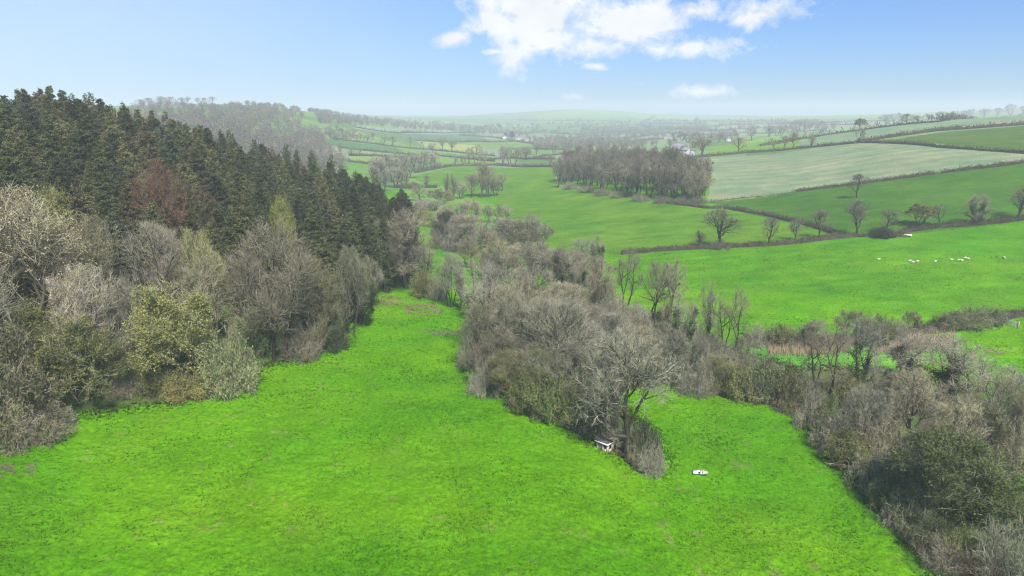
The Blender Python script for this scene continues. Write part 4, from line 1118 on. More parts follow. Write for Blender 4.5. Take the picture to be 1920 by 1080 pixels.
    P_([
     (1302, 738, 668, 'shrub', 'grey', 'olive', 70, 'grey stream bush closest to the great oak', G5), (1345, 740, 668, 'haze', 'olive', 'olive', 72, 'olive stream bush second from the great oak', G5), (1388, 744, 672, 'leafy', 'olive', 'olive', 70, 'olive stream bush third from the great oak', G5),
     (1430, 748, 668, 'leafy', 'grey', 'sage', 78, 'large sage green stream bush fourth from the great oak', G5), (1475, 758, 680, 'leafy', 'brown', 'olive', 70, 'brown green stream bush fifth from the great oak', G5), (1512, 768, 695, 'shrub', 'grey', 'olive', 60, 'grey stream bush nearest the forked dark tree', G5),
     (1541, 765, 592, 'gnarl0', 'brown', 'olive', 90, 'dark bare forked tree rising from the stream hedge'), (1607, 760, 588, 'gnarl1', 'grey', 'olive', 85, 'bare tree with ivy wrapped limbs beside the dark forked tree'),
     (1745, 770, 620, 'ivied0', 'pink', 'olive', 180, 'broad ivy filled tree with a pinkish twig crown'), (1840, 800, 672, 'gnarl0', 'grey', 'olive', 150, 'pale straggling bare tree beside the broad ivy filled one'),
     (1580, 770, 700, 'leafy', 'olive', 'olive', 60, 'olive bush under the tree with ivy wrapped limbs', G5), (1550, 800, 735, 'leafy', 'olive', 'green', 50, 'green bush at the foot of the dark forked tree', G5), (1640, 800, 710, 'shrub', 'grey', 'olive', 90, 'grey thicket beside the tree with ivy wrapped limbs', G5),
    ])
    G6 = 'bramble and scrub along the lower stream bank'
    P_([
     (1478, 770, 742, 'bramble', 'brown', 'olive', 60, 'brown bramble at the upper corner of the lower meadow', G6), (1528, 802, 760, 'bramble', 'grey', 'olive', 75, 'grey bramble second down the stream bank', G6), (1565, 838, 782, 'bramble', 'grey', 'olive', 90, 'grey green bramble third down the stream bank', G6),
     (1590, 872, 805, 'leafy', 'tan', 'olive', 85, 'olive tinged bush fourth down the stream bank', G6), (1640, 915, 850, 'bramble', 'grey', 'olive', 100, 'grey bramble fifth down the stream bank', G6), (1672, 958, 895, 'leafy', 'brown', (0.12, 0.155, 0.05), 80, 'green leafing bush by the foot of the big ivied hawthorn', G6),
     (1705, 992, 925, 'bramble', 'grey', 'olive', 90, 'grey bramble below the big ivied hawthorn', G6), (1742, 1030, 965, 'leafy', 'brown', (0.09, 0.12, 0.04), 80, 'dark green bush lowest on the stream bank', G6),
     (1600, 850, 765, 'shrub', 'pink', 'olive', 100, 'pinkish twiggy thicket behind the third bramble', G6), (1655, 880, 780, 'shrub', 'tan', 'olive', 110, 'tan twiggy thicket behind the fifth bramble', G6), (1700, 850, 690, 'oak', 'tan', 'olive', 110, 'rounded tan bare tree above the big ivied hawthorn', G6),
     (1690, 930, 830, 'shrub', 'grey', 'olive', 110, 'grey twiggy thicket against the big ivied hawthorn', G6), (1860, 850, 700, 'haze', 'grey', 'olive', 120, 'grey bushy tree above the green strip of grass', G6), (1905, 880, 760, 'shrub', 'tan', 'olive', 130, 'tan twiggy mound where the stream scrub leaves the picture', G6),
     (1780, 860, 745, 'shrub', 'brown', 'olive', 110, 'brown thicket under the broad ivy filled tree', G6), (1770, 990, 808, 'bud1', 'grey', (0.105, 0.13, 0.042), 185, 'big ivied hawthorn with olive green crown on the stream bank'),
     (1845, 960, 850, 'leafy', 'grey', 'olive', 90, 'olive bush on the far side of the big ivied hawthorn', G6), (1808, 1055, 985, 'leafy', 'olive', 'yellow', 65, 'small yellow green bush below the big ivied hawthorn', G6), (1880, 990, 905, 'leafy', 'olive', 'green', 95, 'green bush beside the strip of grass', G6),
     (1900, 1105, 972, 'shrub', 'grey', 'olive', 150, 'large grey bare bush in the lower corner', G6), (1838, 1090, 1040, 'bramble', 'red', 'rust', 70, 'rusty brown bramble in the lower corner', G6), (1765, 1062, 1005, 'shrub', 'brown', 'olive', 80, 'brown thicket lowest under the big ivied hawthorn', G6),
     (1615, 860, 722, 'oak', 'grey', 'olive', 95, 'rounded grey bare tree over the stream bank thickets', G6), (1790, 890, 735, 'oak', 'tan', 'olive', 110, 'rounded tan bare tree behind the big ivied hawthorn', G6), (1910, 840, 700, 'ash', 'grey', 'olive', 110, 'tall grey bare tree over the tan twiggy mound', G6),
     (1725, 900, 790, 'ivied0', 'brown', 'olive', 70, 'dark ivied tree just up the bank from the big ivied hawthorn', G6), (1660, 800, 690, 'gnarl1', 'brown', 'olive', 70, 'ivy hung leaning tree between the two ivy clad streamside trees', G6),
     (1940, 1000, 920, 'shrub', 'brown', 'olive', 90, 'brown thicket at the picture edge beyond the green bush', G6),
    ])
    G7 = 'bushes along the pasture hedge'
    P_([
     (1420, 648, 606, 'shrub', 'grey', 'olive', 50, 'grey bush at the stream end of the pasture hedge', G7), (1458, 648, 606, 'leafy', 'grey', 'olive', 50, 'grey olive bush second along the pasture hedge', G7), (1492, 648, 610, 'shrub', 'brown', 'olive', 45, 'brown bush third along the pasture hedge', G7),
     (1535, 650, 600, 'haze', 'grey', 'olive', 60, 'grey bushy tree behind the dark forked tree', G7), (1595, 648, 583, 'haze', 'grey', 'olive', 62, 'tall grey bushy tree in the pasture hedge', G7), (1640, 645, 590, 'leafy', 'grey', 'olive', 60, 'grey olive bush beside the tall grey bushy tree', G7), (1675, 638, 594, 'shrub', 'grey', 'olive', 50, 'grey twig bush over the pink reeds', G7),
     (1706, 625, 583, 'haze', 'tan', 'olive', 32, 'small rounded tan tree in the pasture hedge', G7), (1755, 618, 590, 'leafy', 'dark', 'dkgreen', 36, 'small dark green bush in the pasture hedge', G7), (1790, 616, 582, 'leafy', 'tan', 'sage', 50, 'tan sage bush in the pasture hedge before the pale pair', G7),
     (1825, 612, 570, 'leafy', 'olive', 'sage', 60, 'big pale sage bush, first of the pale pair in the pasture hedge', G7), (1855, 606, 573, 'leafy', 'tan', 'sage', 50, 'smaller pale bush, second of the pale pair in the pasture hedge', G7),
    ])
    G8 = 'oaks along the pasture hedge on the hill'
    P_([
     (1350, 463, 390, 'faroak0', 'dark', 'olive', 78, 'largest round bare oak first in the hedge row', G8), (1312, 462, 432, 'ivied0', 'brown', 'olive', 22, 'dark ivied stub at the foot of the largest round oak', G8), (1440, 460, 407, 'faroak1', 'dark', 'olive', 42, 'small rounded bare oak second in the hedge row', G8),
     (1491, 453, 410, 'faroak2', 'dark', 'olive', 38, 'small squat oak where the two hedges draw together', G8), (1535, 448, 394, 'faroak1', 'dark', 'olive', 44, 'upright dark oak fourth in the hedge row', G8), (1608, 441, 374, 'faroak0', 'dark', 'olive', 54, 'tall open bare oak fifth in the hedge row', G8),
     (1660, 435, 391, 'faroak2', 'dark', 'olive', 44, 'dark low oak rising from a dark bush', G8), (1723, 424, 382, 'farbud0', 'olive', 'olive', 56, 'yellowish green budding oak in the hedge row', G8), (1763, 424, 381, 'faroak2', 'dark', 'olive', 34, 'small slender bare tree beside the yellowish oak', G8),
     (1830, 421, 361, 'ivied0', 'brown', 'olive', 48, 'dense ivied oak toward the far end of the hedge row', G8), (1907, 411, 350, 'faroak0', 'dark', 'olive', 60, 'wide crowned bare oak where the hedge row leaves the picture', G8), (1606, 371, 325, 'faroak1', 'dark', 'olive', 36, 'lone bare oak out in the dark green field'),
     (1655, 444, 424, 'leafy', 'dark', 'dkgreen', 42, 'dark round bush in the hedge under the dark low oak'), (1690, 438, 428, 'leafy', 'brown', 'olive', 24, 'brown bush in the hedge beside the feed trough'), (1350, 466, 448, 'shrub', 'dark', 'dkgreen', 40, 'dark bush around the trunk of the largest round oak'),
    ])
    # --- copse in the middle of the fields
    poly = W([(1042, 344), (1092, 357), (1172, 370), (1252, 379), (1322, 377), (1318, 352), (1240, 332), (1140, 324), (1065, 326)])
    pa = np.array(poly); lo, hi = pa.min(0), pa.max(0)
    rng = np.random.default_rng(9); pts = []
    for k in range(6000):
        q = rng.uniform(lo, hi)
        if in_poly(q[:1], q[1:], poly)[0] and all((q[0] - a[0]) ** 2 + (q[1] - a[1]) ** 2 > 21 for a in pts): pts.append(q)
        if len(pts) >= 120: break
    for q in pts:
        plant((q[0], q[1], float(ground_z(q[0], q[1]))), random.choice(['farash', 'ash', 'farash', 'multi', 'faroak']), rng.uniform(16, 25), rng.uniform(9, 12.5), random.choice([(0.195, 0.172, 0.128), (0.17, 0.147, 0.108), (0.205, 0.185, 0.135)]), 'olive',
              'bare brown tree crowded inside the big copse among the green fields', 'trees of the copse')
    P_([(1312, 380, 318, 'oak0', 'tan', 'olive', 46, 'open pale tree standing free at the corner of the copse'), (1296, 380, 312, 'multi', 'tan', 'olive', 30, 'tall slim stemmed tree next to the corner of the copse'),
        (1046, 352, 305, 'slim', 'dark', 'olive', 18, 'dark narrow tree at the valley end of the copse')])
    for u, v in [(1100, 360), (1130, 366), (1160, 370), (1200, 376), (1240, 381), (1280, 381), (1310, 381), (1070, 354)]:
        plant_px(u, v, v - 14, 'shrub', 'brown', 'olive', 34, 'low brown bush at the foot of the copse edge', 'bushes at the copse edge')
    # --- mid valley
    rng = np.random.default_rng(23)
    for line, n, hpx in (([(815, 425), (845, 450), (880, 475), (930, 486), (1000, 490)], 10, 62), ([(1000, 500), (1060, 545), (1120, 585)], 5, 80), ([(1130, 610), (1200, 650), (1290, 690), (1380, 700)], 6, 72), ([(870, 500), (930, 540), (985, 590)], 4, 70)):
        for k in range(n):
            t = (k + rng.uniform(0.2, 0.8)) / n * (len(line) - 1); i = int(t); f = t - i
            u = line[i][0] * (1 - f) + line[i + 1][0] * f + rng.normal() * 6; v = line[i][1] * (1 - f) + line[i + 1][1] * f + rng.normal() * 5
            hh = hpx * rng.uniform(0.55, 1.15)
            plant_px(u, v, v - hh, random.choice(['ash', 'multi', 'haze', 'oak', 'slim', 'haze']), random.choice(['grey', 'tan', 'grey', 'brown']), random.choice(['olive', 'olive', 'beige']), hh * rng.uniform(0.6, 0.9),
                     'grey brown tree filling the unbroken stream side belt up the valley', 'trees filling the stream side belt')
    G9 = 'trees in the stream bend clump'
    P_([(885, 369, 326, 'ash', 'tan', 'olive', 30, 'lower tan tree on the near flank of the stream bend clump', G9), (902, 371, 302, 'ash', 'tan', 'olive', 36, 'tallest tan tree of the stream bend clump', G9), (916, 369, 312, 'multi', 'tan', 'olive', 30, 'tan tree just past the tallest of the stream bend clump', G9),
        (929, 367, 335, 'multi', 'brown', 'olive', 26, 'brown tree at the field end of the stream bend clump', G9), (941, 358, 324, 'oak', 'tan', 'olive', 26, 'thin open tree leaning over the field from the stream bend clump', G9),
        (838, 372, 325, 'ivied0', 'dark', 'olive', 13, 'first dark ivied stump of the pair beside the clump', G9), (851, 374, 325, 'ivied0', 'brown', 'olive', 18, 'second and thicker ivied stump of the pair beside the clump', G9), (864, 372, 338, 'multi', 'grey', 'olive', 26, 'grey tree between the ivied pair and the stream bend clump', G9)])
    GA = 'bushes of the low stream meadow'
    P_([(826, 382, 354, 'haze', 'olive', 'olive', 44, 'round olive bush before the ivied pair', GA), (843, 376, 352, 'leafy', 'beige', 'yellow', 18, 'yellowish bush against the ivied pair', GA), (800, 352, 328, 'slim', 'brown', 'olive', 14, 'thin tree on the little field hedge', GA), (775, 353, 341, 'leafy', 'grey', 'olive', 20, 'small bush on the little field hedge', GA),
        (761, 353, 342, 'leafy', 'brown', 'olive', 14, 'smaller bush on the little field hedge', GA), (788, 378, 346, 'oak', 'tan', 'olive', 38, 'open tan tree in the little field', GA), (753, 378, 353, 'conifer', (0.03, 0.045, 0.025), 'olive', 12, 'small dark fir beyond the end of the wood', GA),
        (790, 392, 372, 'shrub', 'pink', 'olive', 60, 'pinkish brown scrub beyond the end of the wood', GA), (770, 395, 376, 'shrub', 'brown', 'olive', 40, 'brown scrub against the end of the wood', GA), (815, 395, 374, 'multi', 'grey', 'olive', 30, 'grey scrub tree beside the pinkish scrub', GA),
        (793, 412, 390, 'leafy', 'olive', 'yellow', 34, 'yellow green bush beyond the end of the wood', GA), (808, 424, 398, 'leafy', 'olive', (0.24, 0.27, 0.06), 34, 'brighter yellow green bush lower beyond the end of the wood', GA), (822, 440, 415, 'shrub', 'brown', 'olive', 34, 'brown bush under the yellow green pair', GA),
        (862, 415, 378, 'ash', 'grey', 'olive', 26, 'grey tree in the row above the dark holly', GA), (877, 415, 372, 'multi', 'tan', 'olive', 26, 'tan tree in the row above the dark holly', GA), (892, 416, 374, 'ash', 'tan', 'olive', 26, 'tan tree at the meadow end of the row above the holly', GA),
        (915, 418, 384, 'multi', 'brown', 'olive', 22, 'brown stemmy tree on the field edge', GA), (932, 418, 383, 'oak', 'brown', 'olive', 24, 'brown rounded tree on the field edge', GA), (949, 416, 384, 'multi', 'tan', 'olive', 24, 'tan stemmy tree on the field edge', GA),
        (845, 432, 385, 'haze', 'grey', 'olive', 40, 'grey bushy tree above the dark holly', GA), (818, 465, 430, 'shrub', 'brown', 'olive', 40, 'brown bush between the wood end and the holly', GA)])
    P_([(1140, 722, 585, 'ash', 'grey', 'olive', 105, 'tall grey bare tree right behind the great oak', G3), (1192, 718, 612, 'multi', 'tan', 'olive', 95, 'tan multi stemmed tree between the great oak and the two oaks', G4), (1238, 716, 600, 'oak', 'grey', 'olive', 90, 'spreading grey tree on the stream just past the great oak', G4),
        (1090, 690, 560, 'ash', 'brown', 'olive', 95, 'brown bare tree filling the back of the belt', G3), (1000, 620, 500, 'oak', 'grey', 'olive', 100, 'spreading grey tree where the belt meets the stream trees', G3), (1060, 640, 530, 'ash', 'tan', 'olive', 95, 'tan tree where the belt meets the stream trees', G3)])
    for u, vb, vt, w in [(712, 350, 296, 34), (706, 338, 294, 30), (722, 344, 288, 34), (737, 342, 286, 34), (752, 340, 290, 36), (766, 335, 284, 34), (742, 352, 312, 34), (722, 360, 318, 34), (757, 352, 310, 30), (780, 322, 287, 28), (792, 318, 284, 26), (804, 315, 284, 26), (815, 314, 283, 22), (700, 352, 310, 28)]:
        plant_px(u, vb, vt, random.choice(['farash', 'farash', 'faroak']), random.choice(['brown', 'grey', 'pink']), 'olive', w, 'hazy brown bare tree in the thicket beyond the conifer tops', 'trees of the thicket beyond the conifers')
    FT = 'scattered trees of the far valley'
    for u, vb, vt, w, k in [(819, 316, 304, 20, 'farbud'), (853, 309, 294, 16, 'farash'), (868, 309, 291, 14, 'farash'), (880, 307, 276, 18, 'farash'), (893, 308, 270, 22, 'farash'), (906, 309, 279, 18, 'farash'), (943, 308, 279, 20, 'farash'), (955, 308, 276, 20, 'farash'), (967, 308, 281, 18, 'farash'), (985, 300, 276, 26, 'farbud'), (1005, 290, 268, 20, 'faroak'), (1030, 312, 290, 18, 'faroak'),
                         (1038, 291, 262, 14, 'farash'), (720, 272, 254, 22, 'faroak'), (735, 272, 256, 18, 'faroak'), (768, 273, 255, 14, 'faroak'), (811, 287, 267, 24, 'faroak'), (830, 281, 257, 22, 'faroak'), (847, 285, 263, 18, 'faroak'), (795, 274, 262, 14, 'faroak'), (700, 262, 246, 16, 'faroak'), (660, 293, 276, 16, 'faroak'), (675, 292, 275, 12, 'faroak'), (640, 290, 268, 14, 'faroak'), (690, 268, 250, 18, 'faroak')]:
        plant_px(u, vb, vt, k, random.choice(['brown', 'grey', 'tan']), 'beige', w, 'small hazy bare tree dotted among the hedged fields of the far valley', FT)
    # farm wood and hill trees
    GB = 'trees around the farmstead'
    for u, vb, vt, w in [(1272, 270, 246, 30), (1290, 268, 244, 30), (1310, 268, 245, 30), (1330, 268, 247, 30), (1348, 267, 248, 26), (1362, 266, 250, 22), (1262, 276, 256, 24), (1300, 278, 256, 28)]:
        plant_px(u, vb, vt, 'farash', random.choice(['brown', 'pink', 'grey']), 'olive', w, 'hazy brown tree in the grove behind the farmstead', GB)
    P_([(1316, 293, 258, 'faroak0', (0.2, 0.12, 0.075), 'rust', 40, 'russet tinged oak beside the farmstead'), (1383, 287, 256, 'faroak1', 'tan', 'olive', 32, 'tan open oak on the hedge above the pale field'), (1409, 264, 236, 'faroak2', 'brown', 'olive', 30, 'round brown oak alone on the bright slope above the farmstead'),
        (1375, 268, 244, 'farash', 'grey', 'olive', 18, 'slim grey tree behind the tan open oak'), (1450, 281, 265, 'faroak', 'brown', 'olive', 12, 'smallest of four trees in a row on the pale field hedge'), (1469, 280, 254, 'faroak', 'brown', 'olive', 17, 'thin second of four trees on the pale field hedge'),
        (1487, 280, 248, 'faroak', 'brown', 'olive', 22, 'tallest of four trees on the pale field hedge'), (1521, 277, 250, 'farash', 'brown', 'olive', 18, 'upright last of four trees on the pale field hedge'), (1607, 269, 238, 'faroak', 'brown', 'olive', 26, 'dark tree standing where three hill hedges meet'),
        (1612, 244, 222, 'farbud', 'brown', 'olive', 24, 'round budding tree just above the meeting of three hill hedges'), (1562, 248, 224, 'faroak', 'tan', 'olive', 22, 'round tan tree on the upper hill hedge')])
    for i, (u, vb, vt, w) in enumerate([(1660, 236, 214, 26), (1680, 234, 211, 26), (1700, 233, 213, 26), (1720, 231, 216, 22), (1738, 229, 213, 22), (1766, 227, 209, 24), (1790, 225, 207, 18), (1808, 223, 206, 18), (1822, 222, 203, 18), (1845, 220, 203, 24), (1868, 219, 202, 20), (1893, 217, 194, 20), (1916, 215, 198, 22), (1780, 226, 212, 18)]):
        plant_px(u, vb, vt, 'farash' if i % 2 else 'faroak', random.choice(['brown', 'grey']), 'olive', w, 'hazy tree on the skyline of the crop covered hill', 'trees on the hill skyline')
    for u, vb, vt, w in [(1442, 256, 234, 30), (1456, 254, 236, 26), (1495, 250, 224, 24), (1508, 250, 222, 24), (1522, 250, 222, 22), (1536, 250, 226, 20), (1480, 252, 228, 22), (1465, 254, 234, 22)]:
        plant_px(u, vb, vt, 'farash', random.choice(['brown', 'pink', 'grey']), 'olive', w, 'hazy tree in the wood behind the four hedge trees', 'wood behind the hedge trees')
    rng = np.random.default_rng(31)
    for k in range(46):
        u, v = rng.uniform(930, 1500), rng.uniform(238, 300)
        if v > 262 and u > 1040: continue
        p = gp(u, v)
        if math.hypot(p[0], p[1]) > 3500: continue
        plant(p, random.choice(['farash', 'faroak', 'faroak']), rng.uniform(9, 14), None, random.choice(['brown', 'grey']), 'olive', 'faint hazy tree on the hedges of the farthest valley floor', 'faint trees of the valley floor')
    for u, vb, vt, w in [(280, 196, 183, 22), (300, 195, 180, 26), (320, 194, 181, 22), (342, 193, 182, 16), (352, 192, 181, 14), (372, 193, 183, 14), (384, 193, 183, 14), (398, 193, 181, 18), (262, 197, 186, 20)]:
        plant_px(u, vb, vt, 'faroak', random.choice(['grey', 'brown']), 'olive', w, 'hazy bare tree along the ridge line behind the conifer hill', 'trees on the left ridge')
    P_([(948, 261, 248, 'conifer', (0.03, 0.045, 0.03), 'olive', 9, 'dark fir beside the white farmhouse in the far valley'), (960, 260, 246, 'conifer', (0.03, 0.045, 0.03), 'olive', 12, 'taller dark fir beside the white farmhouse in the far valley')])

def plant_conifers():
    rng = np.random.default_rng(19)
    poly = W([(100, 640), (220, 600), (330, 590), (450, 585), (560, 625), (640, 612), (688, 562), (735, 543), (762, 532)]) + [tuple(gpx(770, 262)[:2]), tuple(gpx(765, 300)[:2]), tuple(gpx(640, 325)[:2]), tuple(gpx(400, 345)[:2]), tuple(gpx(0, 345)[:2]), tuple(gpx(-130, 300)[:2]), tuple(gpx(-130, 150)[:2]), tuple(gpx(0, 165)[:2])]
    pa = np.array(poly); lo, hi = pa.min(0), pa.max(0)
    pts = []
    for k in range(60000):
        q = rng.uniform(lo, hi)
        if not in_poly(q[:1], q[1:], poly)[0]: continue
        if all((q[0] - a[0]) ** 2 + (q[1] - a[1]) ** 2 > 37 for a in pts): pts.append(q)
    pts = sorted(pts, key=lambda q: q[0] ** 2 + q[1] ** 2)
    tones = [('olive green', (0.15, 0.155, 0.064)), ('dark green', (0.102, 0.118, 0.052)), ('blackish green', (0.07, 0.08, 0.042)), ('brownish green', (0.15, 0.132, 0.07)), ('blue green', (0.105, 0.125, 0.075))]
    n = 0; rest = []
    for i, q in enumerate(pts):
        z = float(ground_z(q[0], q[1])); d = math.hypot(*q)
        u, v, _ = project(np.array([q[0], q[1], z]))
        if u < -150 or d > 318: continue
        if n >= 300:
            rest.append((q[0], q[1], z)); continue
        h = rng.uniform(20, 26.5) + (3.0 if d > 225 and u < 420 else 0) if d > 175 else rng.uniform(18, 24)
        if rng.uniform() < 0.05: h *= 1.08
        tone, c = tones[rng.choice(5, p=[0.33, 0.30, 0.15, 0.14, 0.08])]
        if u > 640:
            tone, c = ('blackish green', (0.07, 0.08, 0.042)) if rng.uniform() < 0.6 else ('dark green', (0.102, 0.118, 0.052))
            h = rng.uniform(23, 26.5)
        zone = 'at the low end of the plantation' if u > 620 else ('in the front ranks of the plantation' if d < 190 else ('on the crest of the plantation hill' if d > 262 else 'massed in the middle of the plantation'))
        lab = 'tall %s conifer %s' % (tone, zone)
        plant((q[0], q[1], z), 'conifer%d' % rng.integers(4), h, 8.0 * h / 27 * rng.uniform(0.95, 1.3), tuple(np.array(c) * rng.uniform(0.8, 1.2)), 'olive', lab, '%s conifers %s' % (tone, zone), jit=0.05).rotation_euler = (rng.normal() * 0.03, rng.normal() * 0.03, rng.uniform(0, 6.28))
        n += 1
    # the farthest trees behind these 300, only their tips showing over the crest: one mass
    tk, cr, _ = conifer(850, h=27, rmax=6.0, droop=0.22, base=0.2, whorls=30, nb=7, m=7, sub=1)
    V = np.empty(len(cr.vertices) * 3, np.float32); cr.vertices.foreach_get('co', V); V = V.reshape(-1, 3)
    nq = len(cr.polygons); Q = np.empty(nq * 4, np.int32); cr.loops.foreach_get('vertex_index', Q); Q = Q.reshape(-1, 4)
    mb = MB()
    for x, y, z in rest:
        a = rng.uniform(0, 6.283); s = rng.uniform(24, 30) / 27; w = s * rng.uniform(0.85, 1.2)
        c, sn = math.cos(a), math.sin(a)
        P = np.stack([(V[:, 0] * c - V[:, 1] * sn) * w + x, (V[:, 0] * sn + V[:, 1] * c) * w + y, V[:, 2] * s + z], 1)
        mb.add(P, Q, c=np.array(tones[rng.choice(4, p=[0.38, 0.36, 0.12, 0.14])][1]) * rng.uniform(0.8, 1.2))
    o = link('conifer_plantation', mb.mesh('conifer_plantation', [mat_plant('needle_mass', base=(1, 1, 1), transl=0.3, var=0.35, tint=True)], color=True))
    tag(o, 'dark conifer tips of the plantation showing over the crest of the hill', 'conifers', kind='stuff')
    print('conifers', n, len(pts), len(rest))

def all_hedges():
    D = (0.07, 0.062, 0.042)
    H = lambda pts, h, w, lab, tint=D, **k: hedge(pts, h, w, tint, lab, **k)
    H([(1165, 477), (1230, 471), (1345, 465), (1420, 462), (1480, 458), (1545, 450), (1600, 444), (1690, 444)], 1.7, 1.9, 'long brown hedge under the row of oaks, on the stream side of the trough', (0.085, 0.07, 0.05))
    H([(1696, 436), (1760, 427), (1840, 421), (1920, 412), (2050, 400)], 1.7, 1.9, 'dark hedge climbing the hill from the feed trough under the ivied oak')
    H([(1250, 382), (1330, 391), (1352, 391)], 1.5, 1.7, 'short brown hedge running out from the corner of the copse', (0.085, 0.07, 0.05))
    H([(1358, 391), (1420, 401), (1500, 418), (1560, 438)], 1.7, 2.0, 'brown hedge slanting down the slope to join the oak row', (0.085, 0.07, 0.05))
    H([(1492, 360), (1600, 347), (1752, 327)], 1.5, 1.5, 'dark trimmed hedge on the lower side of the pale crop, down to the gateway')
    H([(1765, 325), (1850, 315), (1920, 306), (2080, 290)], 1.5, 1.5, 'dark trimmed hedge on the lower side of the pale crop, above the gateway')
    H([(1330, 379), (1400, 371), (1488, 361)], 0.5, 0.5, 'thin low hedge line between the copse corner and the trimmed hedge', (0.12, 0.13, 0.06))
    H([(1288, 298), (1400, 287), (1500, 279), (1600, 269)], 2.0, 2.2, 'hedge with trees along the top of the pale crop')
    H([(1605, 268), (1645, 268), (1760, 277), (1920, 288), (2080, 300)], 1.6, 1.6, 'thin dark hedge running down from the hedge junction across the hill')
    H([(1610, 267), (1720, 251), (1830, 241), (1920, 234), (2080, 222)], 2.4, 2.4, 'thick double hedge climbing the hill above the dark green field')
    H([(1440, 270), (1560, 252), (1640, 241), (1760, 229), (1920, 214), (2080, 204)], 2.0, 2.0, 'uppermost hedge on the skyline side of the hill')
    H([(1400, 645), (1500, 646), (1600, 643), (1700, 628), (1800, 616), (1860, 604)], 2.2, 2.8, 'rough bushy hedge between the sheep pasture and the reeds', (0.12, 0.105, 0.07))
    H([(1862, 603), (1900, 594), (1960, 583), (2080, 572)], 1.8, 2.2, 'dark trimmed hedge by the field gate', (0.09, 0.07, 0.055))
    H([(1280, 725), (1340, 738), (1400, 748), (1450, 757), (1500, 775)], 1.4, 2.2, 'dark low hedge along the top of the lower meadow', (0.10, 0.085, 0.06))
    G = 'thin hedges of the far fields'
    rng = np.random.default_rng(4)
    far = [[(622, 260), (700, 270), (804, 281), (885, 289), (927, 293)], [(639, 277), (733, 287), (785, 292)], [(655, 292), (707, 293), (760, 296)], [(652, 303), (707, 309)], [(820, 292), (885, 299), (927, 303)], [(661, 238), (746, 250), (800, 249), (895, 250)], [(781, 264), (850, 267), (918, 267), (985, 264)],
           [(778, 324), (846, 312), (927, 310), (1042, 313)], [(742, 352), (820, 352)], [(860, 254), (930, 258), (1000, 270)], [(1140, 262), (1240, 250), (1340, 244), (1430, 240)], [(1180, 270), (1280, 255), (1400, 249)], [(1340, 236), (1420, 233), (1520, 232)], [(1000, 296), (1050, 290), (1110, 288)], [(1425, 274), (1470, 268), (1500, 262)],
           [(1090, 250), (1200, 246), (1330, 240)], [(1290, 262), (1380, 254)], [(900, 300), (960, 297), (1040, 299)], [(940, 282), (1000, 279), (1060, 281)]]
    for k in range(40):
        u, v = rng.uniform(880, 1560), rng.uniform(224, 252)
        du = rng.uniform(50, 150); dv = rng.uniform(-7, 7)
        far.append([(u, v), (u + du / 2, v + dv / 2 + rng.uniform(-1, 1)), (u + du, v + dv)] if k % 3 else [(u, v), (u + rng.uniform(-25, 25), v - rng.uniform(5, 10))])
    for q in far:
        if max(math.hypot(*gp(a, b)[:2]) for a, b in q) > 4300: continue
        H(q, 2.2, 2.6, 'thin dark hazy hedge between the small fields of the far valley', (0.065, 0.062, 0.045), group=G, dens=0.6)

def buildings():
    G = 'farm'
    house(1268, 283, 22, 9, 5.5, M_HSTONE, M_SLATE, 'long stone farmhouse with slate roof beyond the copse', 0.25, 4)
    house(1284, 291, 16, 8, 4.6, M_HSTONE, M_SLATE, 'smaller slate roofed cottage just below the long farmhouse', -0.4, 2)
    house(1298, 293, 8, 5, 3.2, M_RENDER, M_RENDER, 'little white outbuilding at the hedge beside the cottage', 0.1, 1, 'barn', chim=False)
    house(1256, 261, 22, 9, 3.6, M_RENDER, M_SLATE, 'long white low barn above the farmhouse', 0.1, 3, 'barn', chim=False)
    house(1365, 266, 8, 7, 4.8, M_RENDER, M_SLATE, 'white cottage at the end of the farm grove', 0.3, 2)
    house(971, 264, 12, 9, 5.2, M_RENDER, M_SLATE, 'long white farmhouse by the two firs in the far valley', 0.0, 3)
    house(947, 262, 6, 9, 5.2, M_RENDER, M_SLATE, 'bright white gabled house before the two firs in the far valley', 1.3, 1)
    house(987, 266, 8, 8, 4.6, M_RENDER, M_SLATE, 'white cottage past the long white farmhouse in the far valley', 0.1, 2)
    house(1034, 270, 4, 8, 5.0, M_RENDER, M_SLATE, 'tiny white house alone beyond the far valley trees', 0.4, 1)

# ------------------------------------------------------------------ air, sky, sun, camera
HAZE = 0.0003
SUN_AZ, SUN_EL = math.radians(160), math.radians(51)

def build_haze():
    m, nt = newmat('haze'); g = NT_(nt)
    v = g.n('ShaderNodeVolumePrincipled')
    v.inputs['Color'].default_value = (0.90, 0.95, 1.0, 1)
    v.inputs['Density'].default_value = HAZE
    v.inputs['Density Attribute'].default_value = ''
    v.inputs['Anisotropy'].default_value = 0.0
    o_ = g.n('ShaderNodeOutputMaterial'); nt.links.new(v.outputs[0], o_.inputs['Volume'])
    try: m.cycles.homogeneous_volume = True
    except Exception: pass
    mb = MB(); box(mb, -5600, 5600, -5600, 5600, -20, HAZE_TOP)
    o = link('haze', mb.mesh('haze', [m]))
    tag(o, 'pale blue haze filling the valley air', 'haze', kind='stuff')
HAZE_TOP = 152.0

